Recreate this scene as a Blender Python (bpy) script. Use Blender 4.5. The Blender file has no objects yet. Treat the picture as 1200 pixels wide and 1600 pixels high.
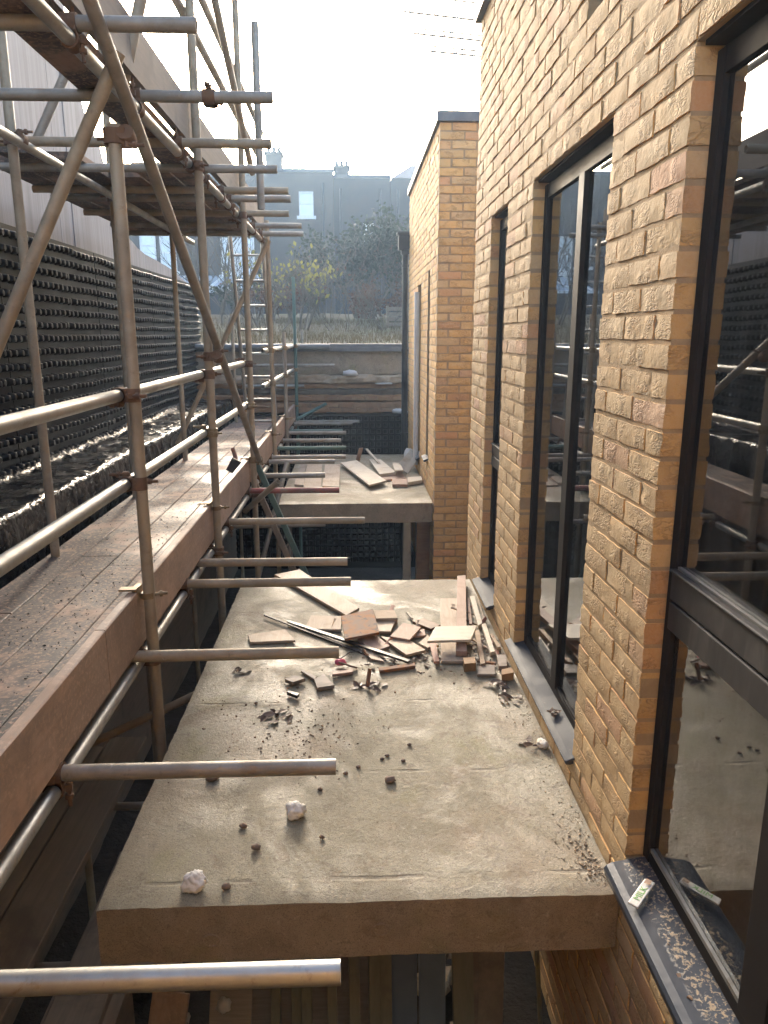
import bpy, math, random
from mathutils import Vector, Matrix, noise
R = math.radians
random.seed(7)
scn = bpy.context.scene
# ------------------------------------------------------------------ camera
cam_d = bpy.data.cameras.new('camera'); cam = bpy.data.objects.new('camera', cam_d)
scn.collection.objects.link(cam); scn.camera = cam
cam_d.sensor_fit = 'VERTICAL'; cam_d.sensor_height = 36.0; cam_d.lens = 1155/1600*36
cam_d.clip_start = 0.02; cam_d.clip_end = 2000
cam.location = (0, 0, 0); cam.rotation_euler = (R(90-13.4), 0, R(-2.38))
# ------------------------------------------------------------------ sky, sun, exposure
SUN_EL, SUN_AZ = R(15.5), R(-7.0)          # azimuth from +Y towards -X is negative
w = bpy.data.worlds.new('World'); scn.world = w; w.use_nodes = True
nt = w.node_tree; nt.nodes.clear()
so = nt.nodes.new('ShaderNodeOutputWorld'); bg = nt.nodes.new('ShaderNodeBackground'); sk = nt.nodes.new('ShaderNodeTexSky')
sk.sky_type = 'NISHITA'; sk.sun_disc = False; sk.sun_elevation = SUN_EL; sk.sun_rotation = SUN_AZ
sk.air_density = 0.8; sk.dust_density = 4.0; sk.ozone_density = 0.4
bg.inputs['Strength'].default_value = 0.15
nt.links.new(sk.outputs[0], bg.inputs[0]); nt.links.new(bg.outputs[0], so.inputs[0])
sl = bpy.data.lights.new('sun', 'SUN'); sl.energy = 0.95; sl.angle = R(11); sl.color = (1.0, 0.93, 0.83)
sun = bpy.data.objects.new('sun', sl); scn.collection.objects.link(sun)
sd = Vector((math.sin(SUN_AZ)*math.cos(SUN_EL), math.cos(SUN_AZ)*math.cos(SUN_EL), math.sin(SUN_EL)))
sun.rotation_euler = sd.to_track_quat('Z', 'Y').to_euler(); sun.location = (-8, 60, 30)
scn.view_settings.view_transform = 'Standard'; scn.view_settings.look = 'None'
scn.view_settings.gamma = 1.0; scn.view_settings.use_curve_mapping = False
scn.view_settings.exposure = 2.82
scn.cycles.use_denoising = True
scn.cycles.max_bounces = 8; scn.cycles.diffuse_bounces = 4; scn.cycles.glossy_bounces = 4
scn.cycles.transmission_bounces = 6; scn.cycles.transparent_max_bounces = 12; scn.cycles.volume_bounces = 0
scn.cycles.sample_clamp_indirect = 8.0
scn.cycles.volume_step_rate = 4.0
# ------------------------------------------------------------------ mesh helpers
WL = {}                                    # world position of every object made here
COL = scn.collection
def V(*a): return Vector(a)
class MB:
    def __init__(s): s.v = []; s.f = []; s.mi = []; s.sm = []; s.cur = 0
    def add(s, vs, fs, smooth=False):
        o = len(s.v); s.v += [tuple(p) for p in vs]
        for f in fs: s.f.append([i+o for i in f]); s.mi.append(s.cur); s.sm.append(smooth)
    def box(s, c, d, rot=None, jit=0.0):
        vs = []
        for x in (-.5, .5):
            for y in (-.5, .5):
                for z in (-.5, .5):
                    p = Vector((x*d[0]+random.uniform(-jit, jit), y*d[1]+random.uniform(-jit, jit), z*d[2]+random.uniform(-jit, jit)))
                    if rot is not None: p = rot @ p
                    vs.append(p+Vector(c))
        s.add(vs, [(0,1,3,2),(4,6,7,5),(0,4,5,1),(2,3,7,6),(0,2,6,4),(1,5,7,3)])
    def bb(s, x0, x1, y0, y1, z0, z1, jit=0.0): s.box(((x0+x1)/2,(y0+y1)/2,(z0+z1)/2), (abs(x1-x0),abs(y1-y0),abs(z1-z0)), None, jit)
    def tube(s, p0, p1, r=0.02415, seg=18, r1=None, hollow=False, cap=True, wob=0.0):
        p0 = Vector(p0); p1 = Vector(p1); d = (p1-p0); L = d.length; d.normalize()
        a = d.orthogonal().normalized(); b = d.cross(a); r1 = r if r1 is None else r1
        ring = lambda p, rr: [p+(a*math.cos(t)+b*math.sin(t))*rr for t in [2*math.pi*i/seg for i in range(seg)]]
        s.add(ring(p0, r)+ring(p1, r1), [(i, (i+1) % seg, seg+(i+1) % seg, seg+i) for i in range(seg)], True)
        if hollow:
            ri = r*0.84
            for p, q, fl in ((p0, p0+d*min(.25, L*.4), 0), (p1, p1-d*min(.25, L*.4), 1)):
                vs = ring(p, r)+ring(p, ri)
                fs = [(i, seg+i, seg+(i+1) % seg, (i+1) % seg) for i in range(seg)]
                s.add(vs, [f[::-1] for f in fs] if fl else fs)
                vs = ring(p, ri)+ring(q, ri)
                fs = [(seg+i, seg+(i+1) % seg, (i+1) % seg, i) for i in range(seg)]+[tuple(range(seg, 2*seg))]
                s.add(vs, [f[::-1] for f in fs] if fl else fs)
        elif cap:
            s.add(ring(p0, r), [tuple(range(seg))[::-1]]); s.add(ring(p1, r1), [tuple(range(seg))])
    def path(s, pts, r, seg=8, r1=None):
        n = len(pts)-1; r1 = r if r1 is None else r1
        for i in range(n): s.tube(pts[i], pts[i+1], r+(r1-r)*i/n, seg, r+(r1-r)*(i+1)/n, cap=(i in (0, n-1)))
    def prism(s, poly, ext):                # poly: list of 3-D points, ext: extrusion vector
        n = len(poly); e = Vector(ext); a = [Vector(p) for p in poly]; b = [p+e for p in a]
        nrm = sum(((a[i]-a[0]).cross(a[(i+1) % n]-a[0]) for i in range(1, n-1)), Vector((0,0,0)))
        fs = [tuple(range(n))[::-1], tuple(range(n, 2*n))]+[(i, (i+1) % n, n+(i+1) % n, n+i) for i in range(n)]
        if nrm.dot(e) < 0: fs = [f[::-1] for f in fs]
        s.add(a+b, fs)
    def mesh(s, name, mats, off=(0,0,0)):
        me = bpy.data.meshes.new(name); ox, oy, oz = off
        me.from_pydata([(x-ox, y-oy, z-oz) for x, y, z in s.v], [], s.f)
        for m in (mats if isinstance(mats, (list, tuple)) else [mats]): me.materials.append(MAT[m])
        me.polygons.foreach_set('material_index', s.mi); me.polygons.foreach_set('use_smooth', s.sm); me.update()
        return me
    def build(s, name, mats, parent=None, bevel=0.0, origin=None, sharp=None):
        if origin is None:
            xs = [p[0] for p in s.v]; ys = [p[1] for p in s.v]; zs = [p[2] for p in s.v]
            origin = ((min(xs)+max(xs))/2, (min(ys)+max(ys))/2, min(zs))
        me = s.mesh(name, mats, origin)
        if sharp: me.set_sharp_from_angle(angle=R(sharp))
        o = place(name, me, origin, parent)
        if bevel:
            b = o.modifiers.new('bevel', 'BEVEL'); b.width = bevel; b.segments = 2; b.limit_method = 'ANGLE'
        return o
def place(name, me, loc, parent=None, rotz=0.0):
    o = bpy.data.objects.new(name, me); COL.objects.link(o)
    WL[o] = Vector(loc)
    if parent is not None:
        o.parent = parent; o.location = Vector(loc)-WL[parent]
    else: o.location = loc
    o.rotation_euler = (0, 0, rotz)
    return o
def tag(o, label, cat, group=None):
    o['label'] = label; o['category'] = cat
    if group: o['group'] = group
    return o
def struct(o): o['kind'] = 'structure'; return o
def stuff(o): o['kind'] = 'stuff'; return o
def thing(name, label, cat, loc=(0,0,0), group=None): return tag(place(name, None, loc), label, cat, group)
def fbm(x, y, z=0.0, o=4): return noise.fractal(Vector((x, y, z)), 1.0, 2.0, o)
# ------------------------------------------------------------------ materials
MAT = {}
class NT:
    def __init__(s, name):
        m = bpy.data.materials.new(name); m.use_nodes = True; s.m = m; s.t = m.node_tree; s.t.nodes.clear()
        s.out = s.n('ShaderNodeOutputMaterial'); s.b = s.n('ShaderNodeBsdfPrincipled'); s.l(s.b.outputs[0], s.out.inputs[0]); MAT[name] = m
    def n(s, t, **k):
        nd = s.t.nodes.new(t)
        for a, v in k.items(): setattr(nd, a, v)
        return nd
    def l(s, a, b): s.t.links.new(a, b)
    def set(s, inp, v):
        if hasattr(v, 'is_output') or hasattr(v, 'links'): s.l(v, inp)
        else: inp.default_value = v
    def coord(s, kind='Object'): return s.n('ShaderNodeTexCoord').outputs[kind]
    def pos(s): return s.n('ShaderNodeNewGeometry').outputs['Position']
    def map(s, v, sc=(1,1,1), rot=(0,0,0)):
        m = s.n('ShaderNodeMapping'); s.l(v, m.inputs[0]); m.inputs['Scale'].default_value = sc; m.inputs['Rotation'].default_value = rot; return m.outputs[0]
    def noise(s, v, scale, detail=4, rough=.55, dist=0.0, w=None):
        n = s.n('ShaderNodeTexNoise'); n.inputs['Scale'].default_value = scale; n.inputs['Detail'].default_value = detail
        n.inputs['Roughness'].default_value = rough; n.inputs['Distortion'].default_value = dist
        if w is not None: n.noise_dimensions = '4D'; s.l(w, n.inputs['W'])
        s.l(v, n.inputs['Vector']); return n.outputs['Fac']
    def vor(s, v, scale, feat='F1', out='Distance'):
        n = s.n('ShaderNodeTexVoronoi'); n.feature = feat; n.inputs['Scale'].default_value = scale; s.l(v, n.inputs['Vector']); return n.outputs[out]
    def ramp(s, f, a, b, va=0.0, vb=1.0):
        n = s.n('ShaderNodeMapRange'); n.interpolation_type = 'SMOOTHSTEP'
        for i, x in zip(('From Min','From Max','To Min','To Max'), (a, b, va, vb)): n.inputs[i].default_value = x
        s.l(f, n.inputs['Value']); return n.outputs[0]
    def mix(s, f, a, b, mode='MIX'):
        n = s.n('ShaderNodeMix', data_type='RGBA', blend_type=mode)
        s.set(n.inputs[0], f); s.set(n.inputs[6], a if not isinstance(a, tuple) else (*a, 1)); s.set(n.inputs[7], b if not isinstance(b, tuple) else (*b, 1)); return n.outputs[2]
    def math(s, op, a, b=0.0, c=0.0):
        n = s.n('ShaderNodeMath', operation=op); s.set(n.inputs[0], a); s.set(n.inputs[1], b)
        if op == 'MULTIPLY_ADD': s.set(n.inputs[2], c)
        return n.outputs[0]
    def rnd(s):
        o = s.n('ShaderNodeObjectInfo').outputs['Random']; g = s.n('ShaderNodeNewGeometry').outputs['Random Per Island']
        return s.math('FRACT', s.math('MULTIPLY_ADD', g, 3.7, s.math('MULTIPLY', o, 7.3)))
    def bump(s, h, strength=.5, dist=.01):
        n = s.n('ShaderNodeBump'); n.inputs['Strength'].default_value = strength; n.inputs['Distance'].default_value = dist
        s.l(h, n.inputs['Height']); s.l(n.outputs[0], s.b.inputs['Normal'])
    def fin(s, col, rough=.6, metal=0.0, spec=None):
        s.set(s.b.inputs['Base Color'], col if not isinstance(col, tuple) else (*col, 1)); s.set(s.b.inputs['Roughness'], rough); s.set(s.b.inputs['Metallic'], metal)
        if spec is not None: s.set(s.b.inputs['Specular IOR Level'], spec)
        return s
def simple(name, c1, c2, scale=8, rough=.6, r2=None, metal=0.0, bump=.2, bs=40, bd=.004, stretch=(1,1,1), c3=None, spec=None):
    t = NT(name); v = t.map(t.coord(), stretch); r = t.rnd()
    w_ = t.math('MULTIPLY', r, 40.0)
    f = t.noise(v, scale, 5, .6, .4, w_)
    c = t.mix(t.ramp(f, .3, .7), c1, c2)
    if c3: c = t.mix(t.ramp(t.noise(v, scale*.35, 4, .6, .6, w_), .52, .68), c, c3)
    c = t.mix(t.math('MULTIPLY', r, .25), c, tuple(x*.55 for x in c1))
    t.fin(c, t.ramp(f, .3, .7, rough, rough if r2 is None else r2), metal, spec)
    if bump: t.bump(t.noise(v, bs, 5, .65), bump, bd)
    return t
def brick_mat(name, base):
    t = NT(name); v = t.coord(); r = t.rnd(); w_ = t.math('MULTIPLY', r, 60.0)
    a, b, c_ = base
    n1 = t.noise(v, 9, 5, .6, .5, w_)
    c = t.mix(t.ramp(n1, .3, .72), a, b)
    c = t.mix(t.ramp(r, .80, .97), c, c_)
    c = t.mix(t.ramp(t.math('FRACT', t.math('MULTIPLY', r, 13.7)), 0, 1, 0, .38), c, (.38, .25, .125))
    c = t.mix(t.ramp(t.math('FRACT', t.math('MULTIPLY', r, 29.3)), .6, 1, 0, .3), c, (.58, .46, .30))
    cre = t.math('ABSOLUTE', t.math('SUBTRACT', t.noise(t.map(v, (1,1,1.9)), 21, 3, .5, 1.6, w_), .5))
    cre = t.ramp(cre, 0.0, .085)
    msk = t.ramp(t.noise(v, 11, 2, .5, 0, w_), .42, .62)
    fine = t.noise(v, 130, 4, .7, 0, w_)
    med = t.noise(v, 40, 4, .6, .3, w_)
    hole = t.ramp(t.noise(v, 75, 2, .5, 0, w_), .68, .78)
    c = t.mix(t.math('MULTIPLY', t.math('MULTIPLY', t.math('SUBTRACT', 1.0, cre), msk), .35), c, (.17, .10, .05))
    c = t.mix(t.ramp(fine, .35, .75, 0, .22), c, (.62, .50, .36))
    t.fin(c, .88, 0, .25)
    h = t.math('ADD', t.math('MULTIPLY', t.math('MULTIPLY', cre, msk), .55), t.math('ADD', t.math('MULTIPLY', med, .7), t.math('MULTIPLY', fine, .16)))
    h = t.math('SUBTRACT', h, t.math('MULTIPLY', hole, .5))
    t.bump(h, .8, .006)
brick_mat('brick_face_lit', ((.50,.35,.18), (.57,.415,.23), (.53,.325,.20)))  # near-wall fronts: same brick, paled by grazing light put into the colour
brick_mat('brick', ((.61,.36,.125), (.66,.415,.165), (.58,.31,.14)))  # brick ends and far block: warm light put into a more orange base
simple('mortar', (.43,.315,.185), (.36,.26,.15), 25, .95, None, 0, .6, 160, .004, spec=.2)
# concrete
def concrete(name, wet=True, a=(.29,.257,.175), b=(.21,.182,.118)):
    t = NT(name); p = t.pos(); sx = t.n('ShaderNodeSeparateXYZ'); t.l(p, sx.inputs[0])
    big = t.noise(p, 1.3, 5, .6, .6); mid = t.noise(p, 7, 7, .7, .5); fine = t.noise(p, 70, 5, .72); sp = t.noise(p, 260, 3, .75)
    c = t.mix(t.ramp(mid, .3, .7), a, b)
    c = t.mix(t.ramp(big, .45, .66, 0, .6), c, (.29,.215,.14))
    c = t.mix(t.ramp(t.noise(p, 2.4, 6, .72, 1.4), .55, .63, 0, .55), c, (.185,.13,.08))
    c = t.mix(t.ramp(t.noise(p, 3.1, 4, .6, .5), .56, .72, 0, .5), c, (.21,.195,.08))
    c = t.mix(t.ramp(t.noise(p, 15, 6, .75, .9), .56, .64, 0, .6), c, (.15,.115,.08))
    c = t.mix(t.ramp(sp, .50, .66, 0, .8), c, (.10,.08,.055))
    c = t.mix(t.ramp(t.noise(p, 48, 4, .65), .60, .72, 0, .45), c, (.45,.40,.31))
    ln = t.math('ABSOLUTE', t.math('SUBTRACT', t.math('FRACT', t.math('ADD', t.math('MULTIPLY', sx.outputs[1], 1.75), t.math('MULTIPLY', t.noise(p, 2.5, 4), .08))), .5))
    lm = t.math('MULTIPLY', t.ramp(ln, .006, .02, 1, 0), t.ramp(t.noise(p, 5, 4), .45, .6))
    c = t.mix(t.math('MULTIPLY', lm, .35), c, (.15,.12,.085))
    wetm = t.ramp(t.noise(p, 1.7, 6, .68, .8), .40, .62)
    ro = t.math('MULTIPLY_ADD', wetm, (-.32 if wet else -.05), .74)
    ro = t.math('ADD', ro, t.ramp(fine, .3, .7, -.10, .14))
    t.fin(c, ro, 0, .5)
    h = t.math('ADD', t.math('MULTIPLY', fine, .55), t.math('ADD', t.math('MULTIPLY', t.noise(p, 34, 5, .7, .6), .25), t.math('MULTIPLY', sp, .30)))
    h = t.math('SUBTRACT', h, t.math('MULTIPLY', lm, .5))
    t.bump(h, .9, .006)
concrete('concrete_side', False, (.29,.24,.175), (.21,.17,.12))
concrete('concrete'); concrete('concrete_dry', False, (.30,.25,.19), (.20,.165,.12))
# metals
def steel(name, a, b, c3, rough, metal, amt=(.5,.7)):
    t = NT(name); v = t.pos(); r = t.n('ShaderNodeObjectInfo').outputs['Random']; w_ = t.math('MULTIPLY', r, 30.0)
    f = t.noise(v, 5, 5, .65, .5, w_); g = t.noise(v, 45, 4, .6, 0, w_)
    c = t.mix(t.ramp(f, .35, .65), a, b)
    c = t.mix(t.ramp(t.noise(v, 9, 6, .7, .8, w_), *amt), c, c3)
    c = t.mix(t.ramp(g, .58, .75, 0, .5), c, tuple(x*.5 for x in b))
    c = t.mix(t.ramp(t.noise(v, 26, 6, .7, 1.0, w_), .64, .70, 0, .55), c, (.46,.43,.38))
    t.fin(c, t.ramp(f, .3, .7, rough, rough+.18), metal)
    t.bump(g, .15, .003)
steel('galv', (.40,.39,.36), (.30,.29,.26), (.20,.15,.09), .38, .75, (.58,.75))
steel('tube_brown', (.36,.295,.205), (.27,.21,.14), (.38,.24,.12), .55, .2, (.55,.75))
steel('tube_grey', (.33,.30,.255), (.24,.21,.17), (.26,.17,.10), .48, .3, (.55,.75))
steel('tube_green', (.06,.115,.10), (.085,.145,.12), (.16,.12,.08), .5, .1, (.58,.72))
steel('tube_red', (.30,.07,.06), (.22,.09,.07), (.22,.17,.13), .5, .15, (.5,.66))
steel('rust', (.13,.07,.04), (.18,.10,.055), (.09,.06,.045), .75, .2)
steel('brass', (.30,.22,.12), (.22,.15,.08), (.16,.09,.05), .5, .5)
steel('dark_metal', (.035,.033,.032), (.05,.045,.042), (.08,.07,.06), .4, .3)
steel('sill_grey', (.035,.04,.048), (.055,.06,.07), (.16,.13,.095), .65, .0, (.62,.8))
simple('frame', (.022,.019,.018), (.030,.026,.024), 12, .55, .65, .0, .05, 90, .002, spec=.1)
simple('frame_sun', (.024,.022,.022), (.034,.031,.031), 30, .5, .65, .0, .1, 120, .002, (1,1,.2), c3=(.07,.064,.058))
def flaking():
    t = NT('flaking_black'); p = t.pos(); f = t.noise(p, 80, 6, .68, .5); xs = t.n('ShaderNodeSeparateXYZ'); t.l(p, xs.inputs[0])
    band = t.math('MULTIPLY', t.ramp(xs.outputs[0], .775, .80), t.ramp(xs.outputs[0], .845, .86, 1, 0))
    m = t.math('MULTIPLY', t.ramp(f, .535, .575), band)
    c = t.mix(m, (.035,.042,.055), t.mix(t.noise(p, 90), (.42,.34,.23), (.26,.19,.12)))
    t.fin(c, t.math('MULTIPLY_ADD', m, .5, .28), 0, .6); t.bump(t.math('ADD', m, t.math('MULTIPLY', t.noise(p, 25, 4), .4)), .6, .004)
flaking()
# timber
def wood(name, a, b, c3, rough=.7, ax=1, dirt=None, sc=1.0, ds=.93):
    t = NT(name); v = t.coord(); r = t.rnd(); w_ = t.math('MULTIPLY', r, 50.0)
    s_ = [14*sc, 14*sc, 14*sc]; s_[ax] = 1.1*sc
    v2 = t.map(v, tuple(s_))
    g = t.noise(v2, 2.2, 6, .62, 1.1, w_); c = t.mix(t.ramp(g, .3, .7), a, b)
    c = t.mix(t.ramp(t.noise(v, 3.2*sc, 5, .6, .7, w_), .5, .68, 0, .7), c, c3)
    c = t.mix(t.math('MULTIPLY', r, .35), c, tuple(x*.7 for x in a))
    ro = rough
    if dirt:
        p = t.pos(); d = t.noise(p, 3.0, 7, .72, .5); d2 = t.noise(p, 55, 4, .65)
        m = t.math('MULTIPLY', t.ramp(d, .36, .54), t.ramp(d2, .36, .50))
        c = t.mix(t.math('MULTIPLY', m, ds), c, dirt)
        ro = t.ramp(t.noise(p, 1.4, 5, .6), .4, .62, rough, rough*.72)
    t.fin(c, ro, 0, .45); t.bump(t.noise(v2, 4, 5, .6, .5, w_), .3, .004)
wood('deck', (.27,.165,.11), (.37,.24,.17), (.17,.10,.07), .8, 1, (.045,.037,.032))
wood('toe', (.46,.31,.215), (.37,.235,.155), (.20,.14,.10), .78, 1, (.17,.13,.10), 1.0, .5)
wood('old_timber', (.20,.16,.12), (.26,.21,.155), (.13,.10,.08), .8, 1)
wood('post_timber', (.20,.185,.135), (.16,.15,.105), (.12,.105,.08), .8, 2)
wood('ply', (.38,.285,.20), (.47,.37,.27), (.27,.17,.10), .65, 1, None, 1.6)
wood('pink', (.36,.225,.16), (.43,.285,.21), (.27,.145,.09), .65, 1, None, 1.6)
wood('cream', (.52,.45,.345), (.60,.53,.42), (.38,.28,.18), .6, 0, None, 1.6)
wood('brown', (.20,.105,.055), (.26,.15,.085), (.13,.07,.04), .55, 0, None, 1.6)
wood('timber', (.32,.22,.14), (.40,.29,.19), (.22,.14,.08), .7, 0, None, 2)
wood('block', (.30,.17,.07), (.38,.23,.11), (.22,.12,.05), .7, 2, None, 2)
wood('greywood', (.22,.175,.14), (.29,.24,.195), (.16,.11,.08), .65, 0, None, 1.6)
wood('terra', (.34,.16,.11), (.40,.21,.15), (.26,.12,.09), .6, 1, None, 1.6)
def rusty_tile():
    t = NT('rust_tile'); v = t.coord(); n = t.noise(v, 9, 5, .6, 1.0); m = t.noise(v, 16, 5, .6, .8)
    c = t.mix(t.ramp(n, .42, .62), (.20,.115,.075), (.30,.11,.022)); c = t.mix(t.ramp(m, .55, .68), c, (.055,.04,.04))
    t.fin(c, .7, 0, .2); t.bump(m, .15, .003)
rusty_tile()
def polythene():
    t = NT('polythene'); p = t.pos(); t.fin(t.mix(t.ramp(t.noise(p, 8, 5, .7), .5, .7, 0, .6), (.006,.006,.007), (.02,.0185,.0175)), t.ramp(t.noise(p, 5, 5, .6), .35, .65, .14, .36), 0, .4)
    t.bump(t.math('ADD', t.vor(t.map(p, (1,.8,1)), 7, 'DISTANCE_TO_EDGE'), t.math('ADD', t.math('MULTIPLY', t.vor(p, 19, 'DISTANCE_TO_EDGE'), .5), t.math('MULTIPLY', t.noise(p, 12, 4, .6, 1.0), .3))), .7, .028)
polythene()
simple('membrane', (.006,.006,.007), (.010,.010,.011), 10, .34, .5, 0, .1, 60, .003, spec=.16)
simple('membrane_dusty', (.006,.006,.007), (.011,.011,.012), 1.2, .30, .55, 0, .1, 60, .003, spec=.14, c3=(.015,.0135,.012))
def cladding():
    t = NT('cladding'); p = t.pos(); r = t.rnd(); v = t.map(p, (14, 14, .35)); s_ = t.noise(v, 1.4, 5, .65, .2)
    c = t.mix(t.ramp(s_, .35, .68), (.21,.19,.18), (.31,.285,.275)); c = t.mix(t.math('MULTIPLY', r, .3), c, (.19,.165,.16))
    t.fin(c, .75); t.bump(s_, .2, .006)
cladding()
def glass(name, dirt):
    t = NT(name); t.t.nodes.remove(t.b)
    fr = t.n('ShaderNodeFresnel'); fr.inputs['IOR'].default_value = 2.6
    tr = t.n('ShaderNodeBsdfTransparent'); tr.inputs[0].default_value = (.80,.84,.84,1)
    gl = t.n('ShaderNodeBsdfGlossy'); gl.inputs['Roughness'].default_value = .015; gl.inputs['Color'].default_value = (.93,.95,.97,1)
    mx = t.n('ShaderNodeMixShader'); t.l(t.math('MULTIPLY_ADD', fr.outputs[0], 1.0, .05), mx.inputs[0]); t.l(tr.outputs[0], mx.inputs[1]); t.l(gl.outputs[0], mx.inputs[2])
    df = t.n('ShaderNodeBsdfDiffuse'); df.inputs[0].default_value = (.55,.56,.55,1)
    m2 = t.n('ShaderNodeMixShader'); p = t.pos()
    d = t.math('MULTIPLY', t.ramp(t.noise(t.map(p, (6,6,.7)), 3, 5, .65), .35, .75), dirt)
    t.l(d, m2.inputs[0]); t.l(mx.outputs[0], m2.inputs[1]); t.l(df.outputs[0], m2.inputs[2]); t.l(m2.outputs[0], t.out.inputs[0])
glass('glass', .055)
simple('far_glass', (.55,.62,.68), (.70,.76,.80), 1.2, .06, .1, 0, 0, spec=1.0)
simple('plaster', (.50,.49,.45), (.44,.43,.40), 3, .85)
simple('room_floor', (.22,.20,.18), (.28,.26,.23), 3, .6)
simple('soil', (.045,.038,.03), (.075,.062,.048), 3, .95, None, 0, 1.0, 14, .04)
simple('grass', (.055,.05,.028), (.085,.07,.042), 3, .95, None, 0, 1.0, 30, .04, c3=(.07,.075,.03))
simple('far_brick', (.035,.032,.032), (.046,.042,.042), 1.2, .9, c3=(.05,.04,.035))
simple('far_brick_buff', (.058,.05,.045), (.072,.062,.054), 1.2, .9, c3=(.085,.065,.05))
simple('slate', (.055,.058,.068), (.085,.088,.098), 2, .6)
simple('white_paint', (.72,.72,.70), (.62,.62,.60), 8, .5)
simple('lead', (.10,.105,.115), (.15,.155,.165), 6, .5, .65, .2)
simple('pipe_black', (.022,.023,.026), (.035,.036,.04), 9, .32, .45, .2, .05)
simple('old_brick', (.27,.155,.09), (.36,.23,.13), 5, .9, None, 0, .8, 40, .012, c3=(.17,.12,.085))
simple('rubble', (.34,.27,.19), (.46,.38,.28), 12, .95, None, 0, .8, 50, .008)
simple('stone', (.16,.11,.08), (.26,.19,.14), 20, .85, None, 0, .5, 60, .006)
simple('foam', (.78,.73,.64), (.85,.82,.76), 30, .85, None, 0, .7, 90, .004, c3=(.62,.50,.34))
simple('dead_leaf', (.085,.05,.035), (.14,.085,.055), 20, .5, .7, 0, .3, 90, .003, c3=(.05,.04,.04))
simple('chips', (.17,.11,.075), (.30,.20,.13), 3, .8)
simple('bark', (.085,.07,.055), (.13,.11,.085), 9, .9, None, 0, .6, 40, .01)
for nm, a, b in (('leaf_yellow', (.25,.22,.05), (.17,.17,.045)), ('leaf_dark', (.022,.032,.018), (.035,.045,.024)), ('leaf_mid', (.045,.05,.022), (.065,.068,.03)), ('leaf_red', (.09,.045,.028), (.12,.065,.04))):
    t = simple(nm, a, b, 4, .5, .65, 0, 0); t.b.inputs['Transmission Weight'].default_value = 0.0
    t.b.inputs['Subsurface Weight'].default_value = 0.0
simple('pink_rubber', (.72,.10,.16), (.66,.14,.20), 20, .45)
simple('paper', (.76,.75,.70), (.68,.66,.60), 25, .45, None, 0, .2, 60, .003)
simple('ink_green', (.20,.46,.10), (.25,.50,.14), 20, .5)
simple('ink_brown', (.36,.22,.14), (.55,.42,.30), 60, .5)
simple('panel_blue', (.10,.13,.18), (.13,.16,.21), 4, .6)
simple('grass_blade', (.085,.072,.038), (.12,.10,.055), 2, .9)
simple('white_bag', (.55,.54,.52), (.46,.45,.43), 10, .5)
def leafify(nm):
    m = MAT[nm]; t = m.node_tree; out = [n for n in t.nodes if n.type == 'OUTPUT_MATERIAL'][0]; b = [n for n in t.nodes if n.type == 'BSDF_PRINCIPLED'][0]
    tr = t.nodes.new('ShaderNodeBsdfTranslucent'); mx = t.nodes.new('ShaderNodeMixShader'); mx.inputs[0].default_value = .45
    t.links.new(b.inputs['Base Color'].links[0].from_socket, tr.inputs[0])
    t.links.new(b.outputs[0], mx.inputs[1]); t.links.new(tr.outputs[0], mx.inputs[2]); t.links.new(mx.outputs[0], out.inputs[0])
for nm in ('leaf_yellow', 'leaf_dark', 'leaf_mid', 'leaf_red', 'grass_blade'): leafify(nm)
# ================================================================== ground and pit
ZP = -3.7
m = MB(); n = 40
def gz(x, y):
    if y < 12.2: return -.13
    return -.13+min(1.0, (y-12.2)/14)*.85+.05*fbm(x*.3, y*.3)+.02*fbm(x*1.1, y*1.1)
xs = [-150, -60, -30]+[-20+i*1.0 for i in range(41)]+[30, 60, 150]; ys = [11.98, 12.2]+[12.6+i*.6 for i in range(46)]+[50, 80, 150]
m.add([(x, y, gz(x, y)) for y in ys for x in xs], [(j*len(xs)+i, j*len(xs)+i+1, (j+1)*len(xs)+i+1, (j+1)*len(xs)+i) for j in range(len(ys)-1) for i in range(len(xs)-1)], True)
m.add([(-150,-60,-.13),(-2.9,-60,-.13),(-2.9,11.98,-.13),(-150,11.98,-.13)], [(0,1,2,3)])
struct(m.build('ground', 'grass', origin=(0,0,0)))
m = MB(); nx, ny = 44, 60
m.add([(-2.9+i*12.9/nx, -4+j*16.2/ny, ZP+.10*fbm(i*.5, j*.5)) for j in range(ny+1) for i in range(nx+1)], [(j*(nx+1)+i, j*(nx+1)+i+1, (j+1)*(nx+1)+i+1, (j+1)*(nx+1)+i) for j in range(ny) for i in range(nx)], True)
struct(m.build('pit_floor', 'soil', origin=(0,0,0)))
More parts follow.
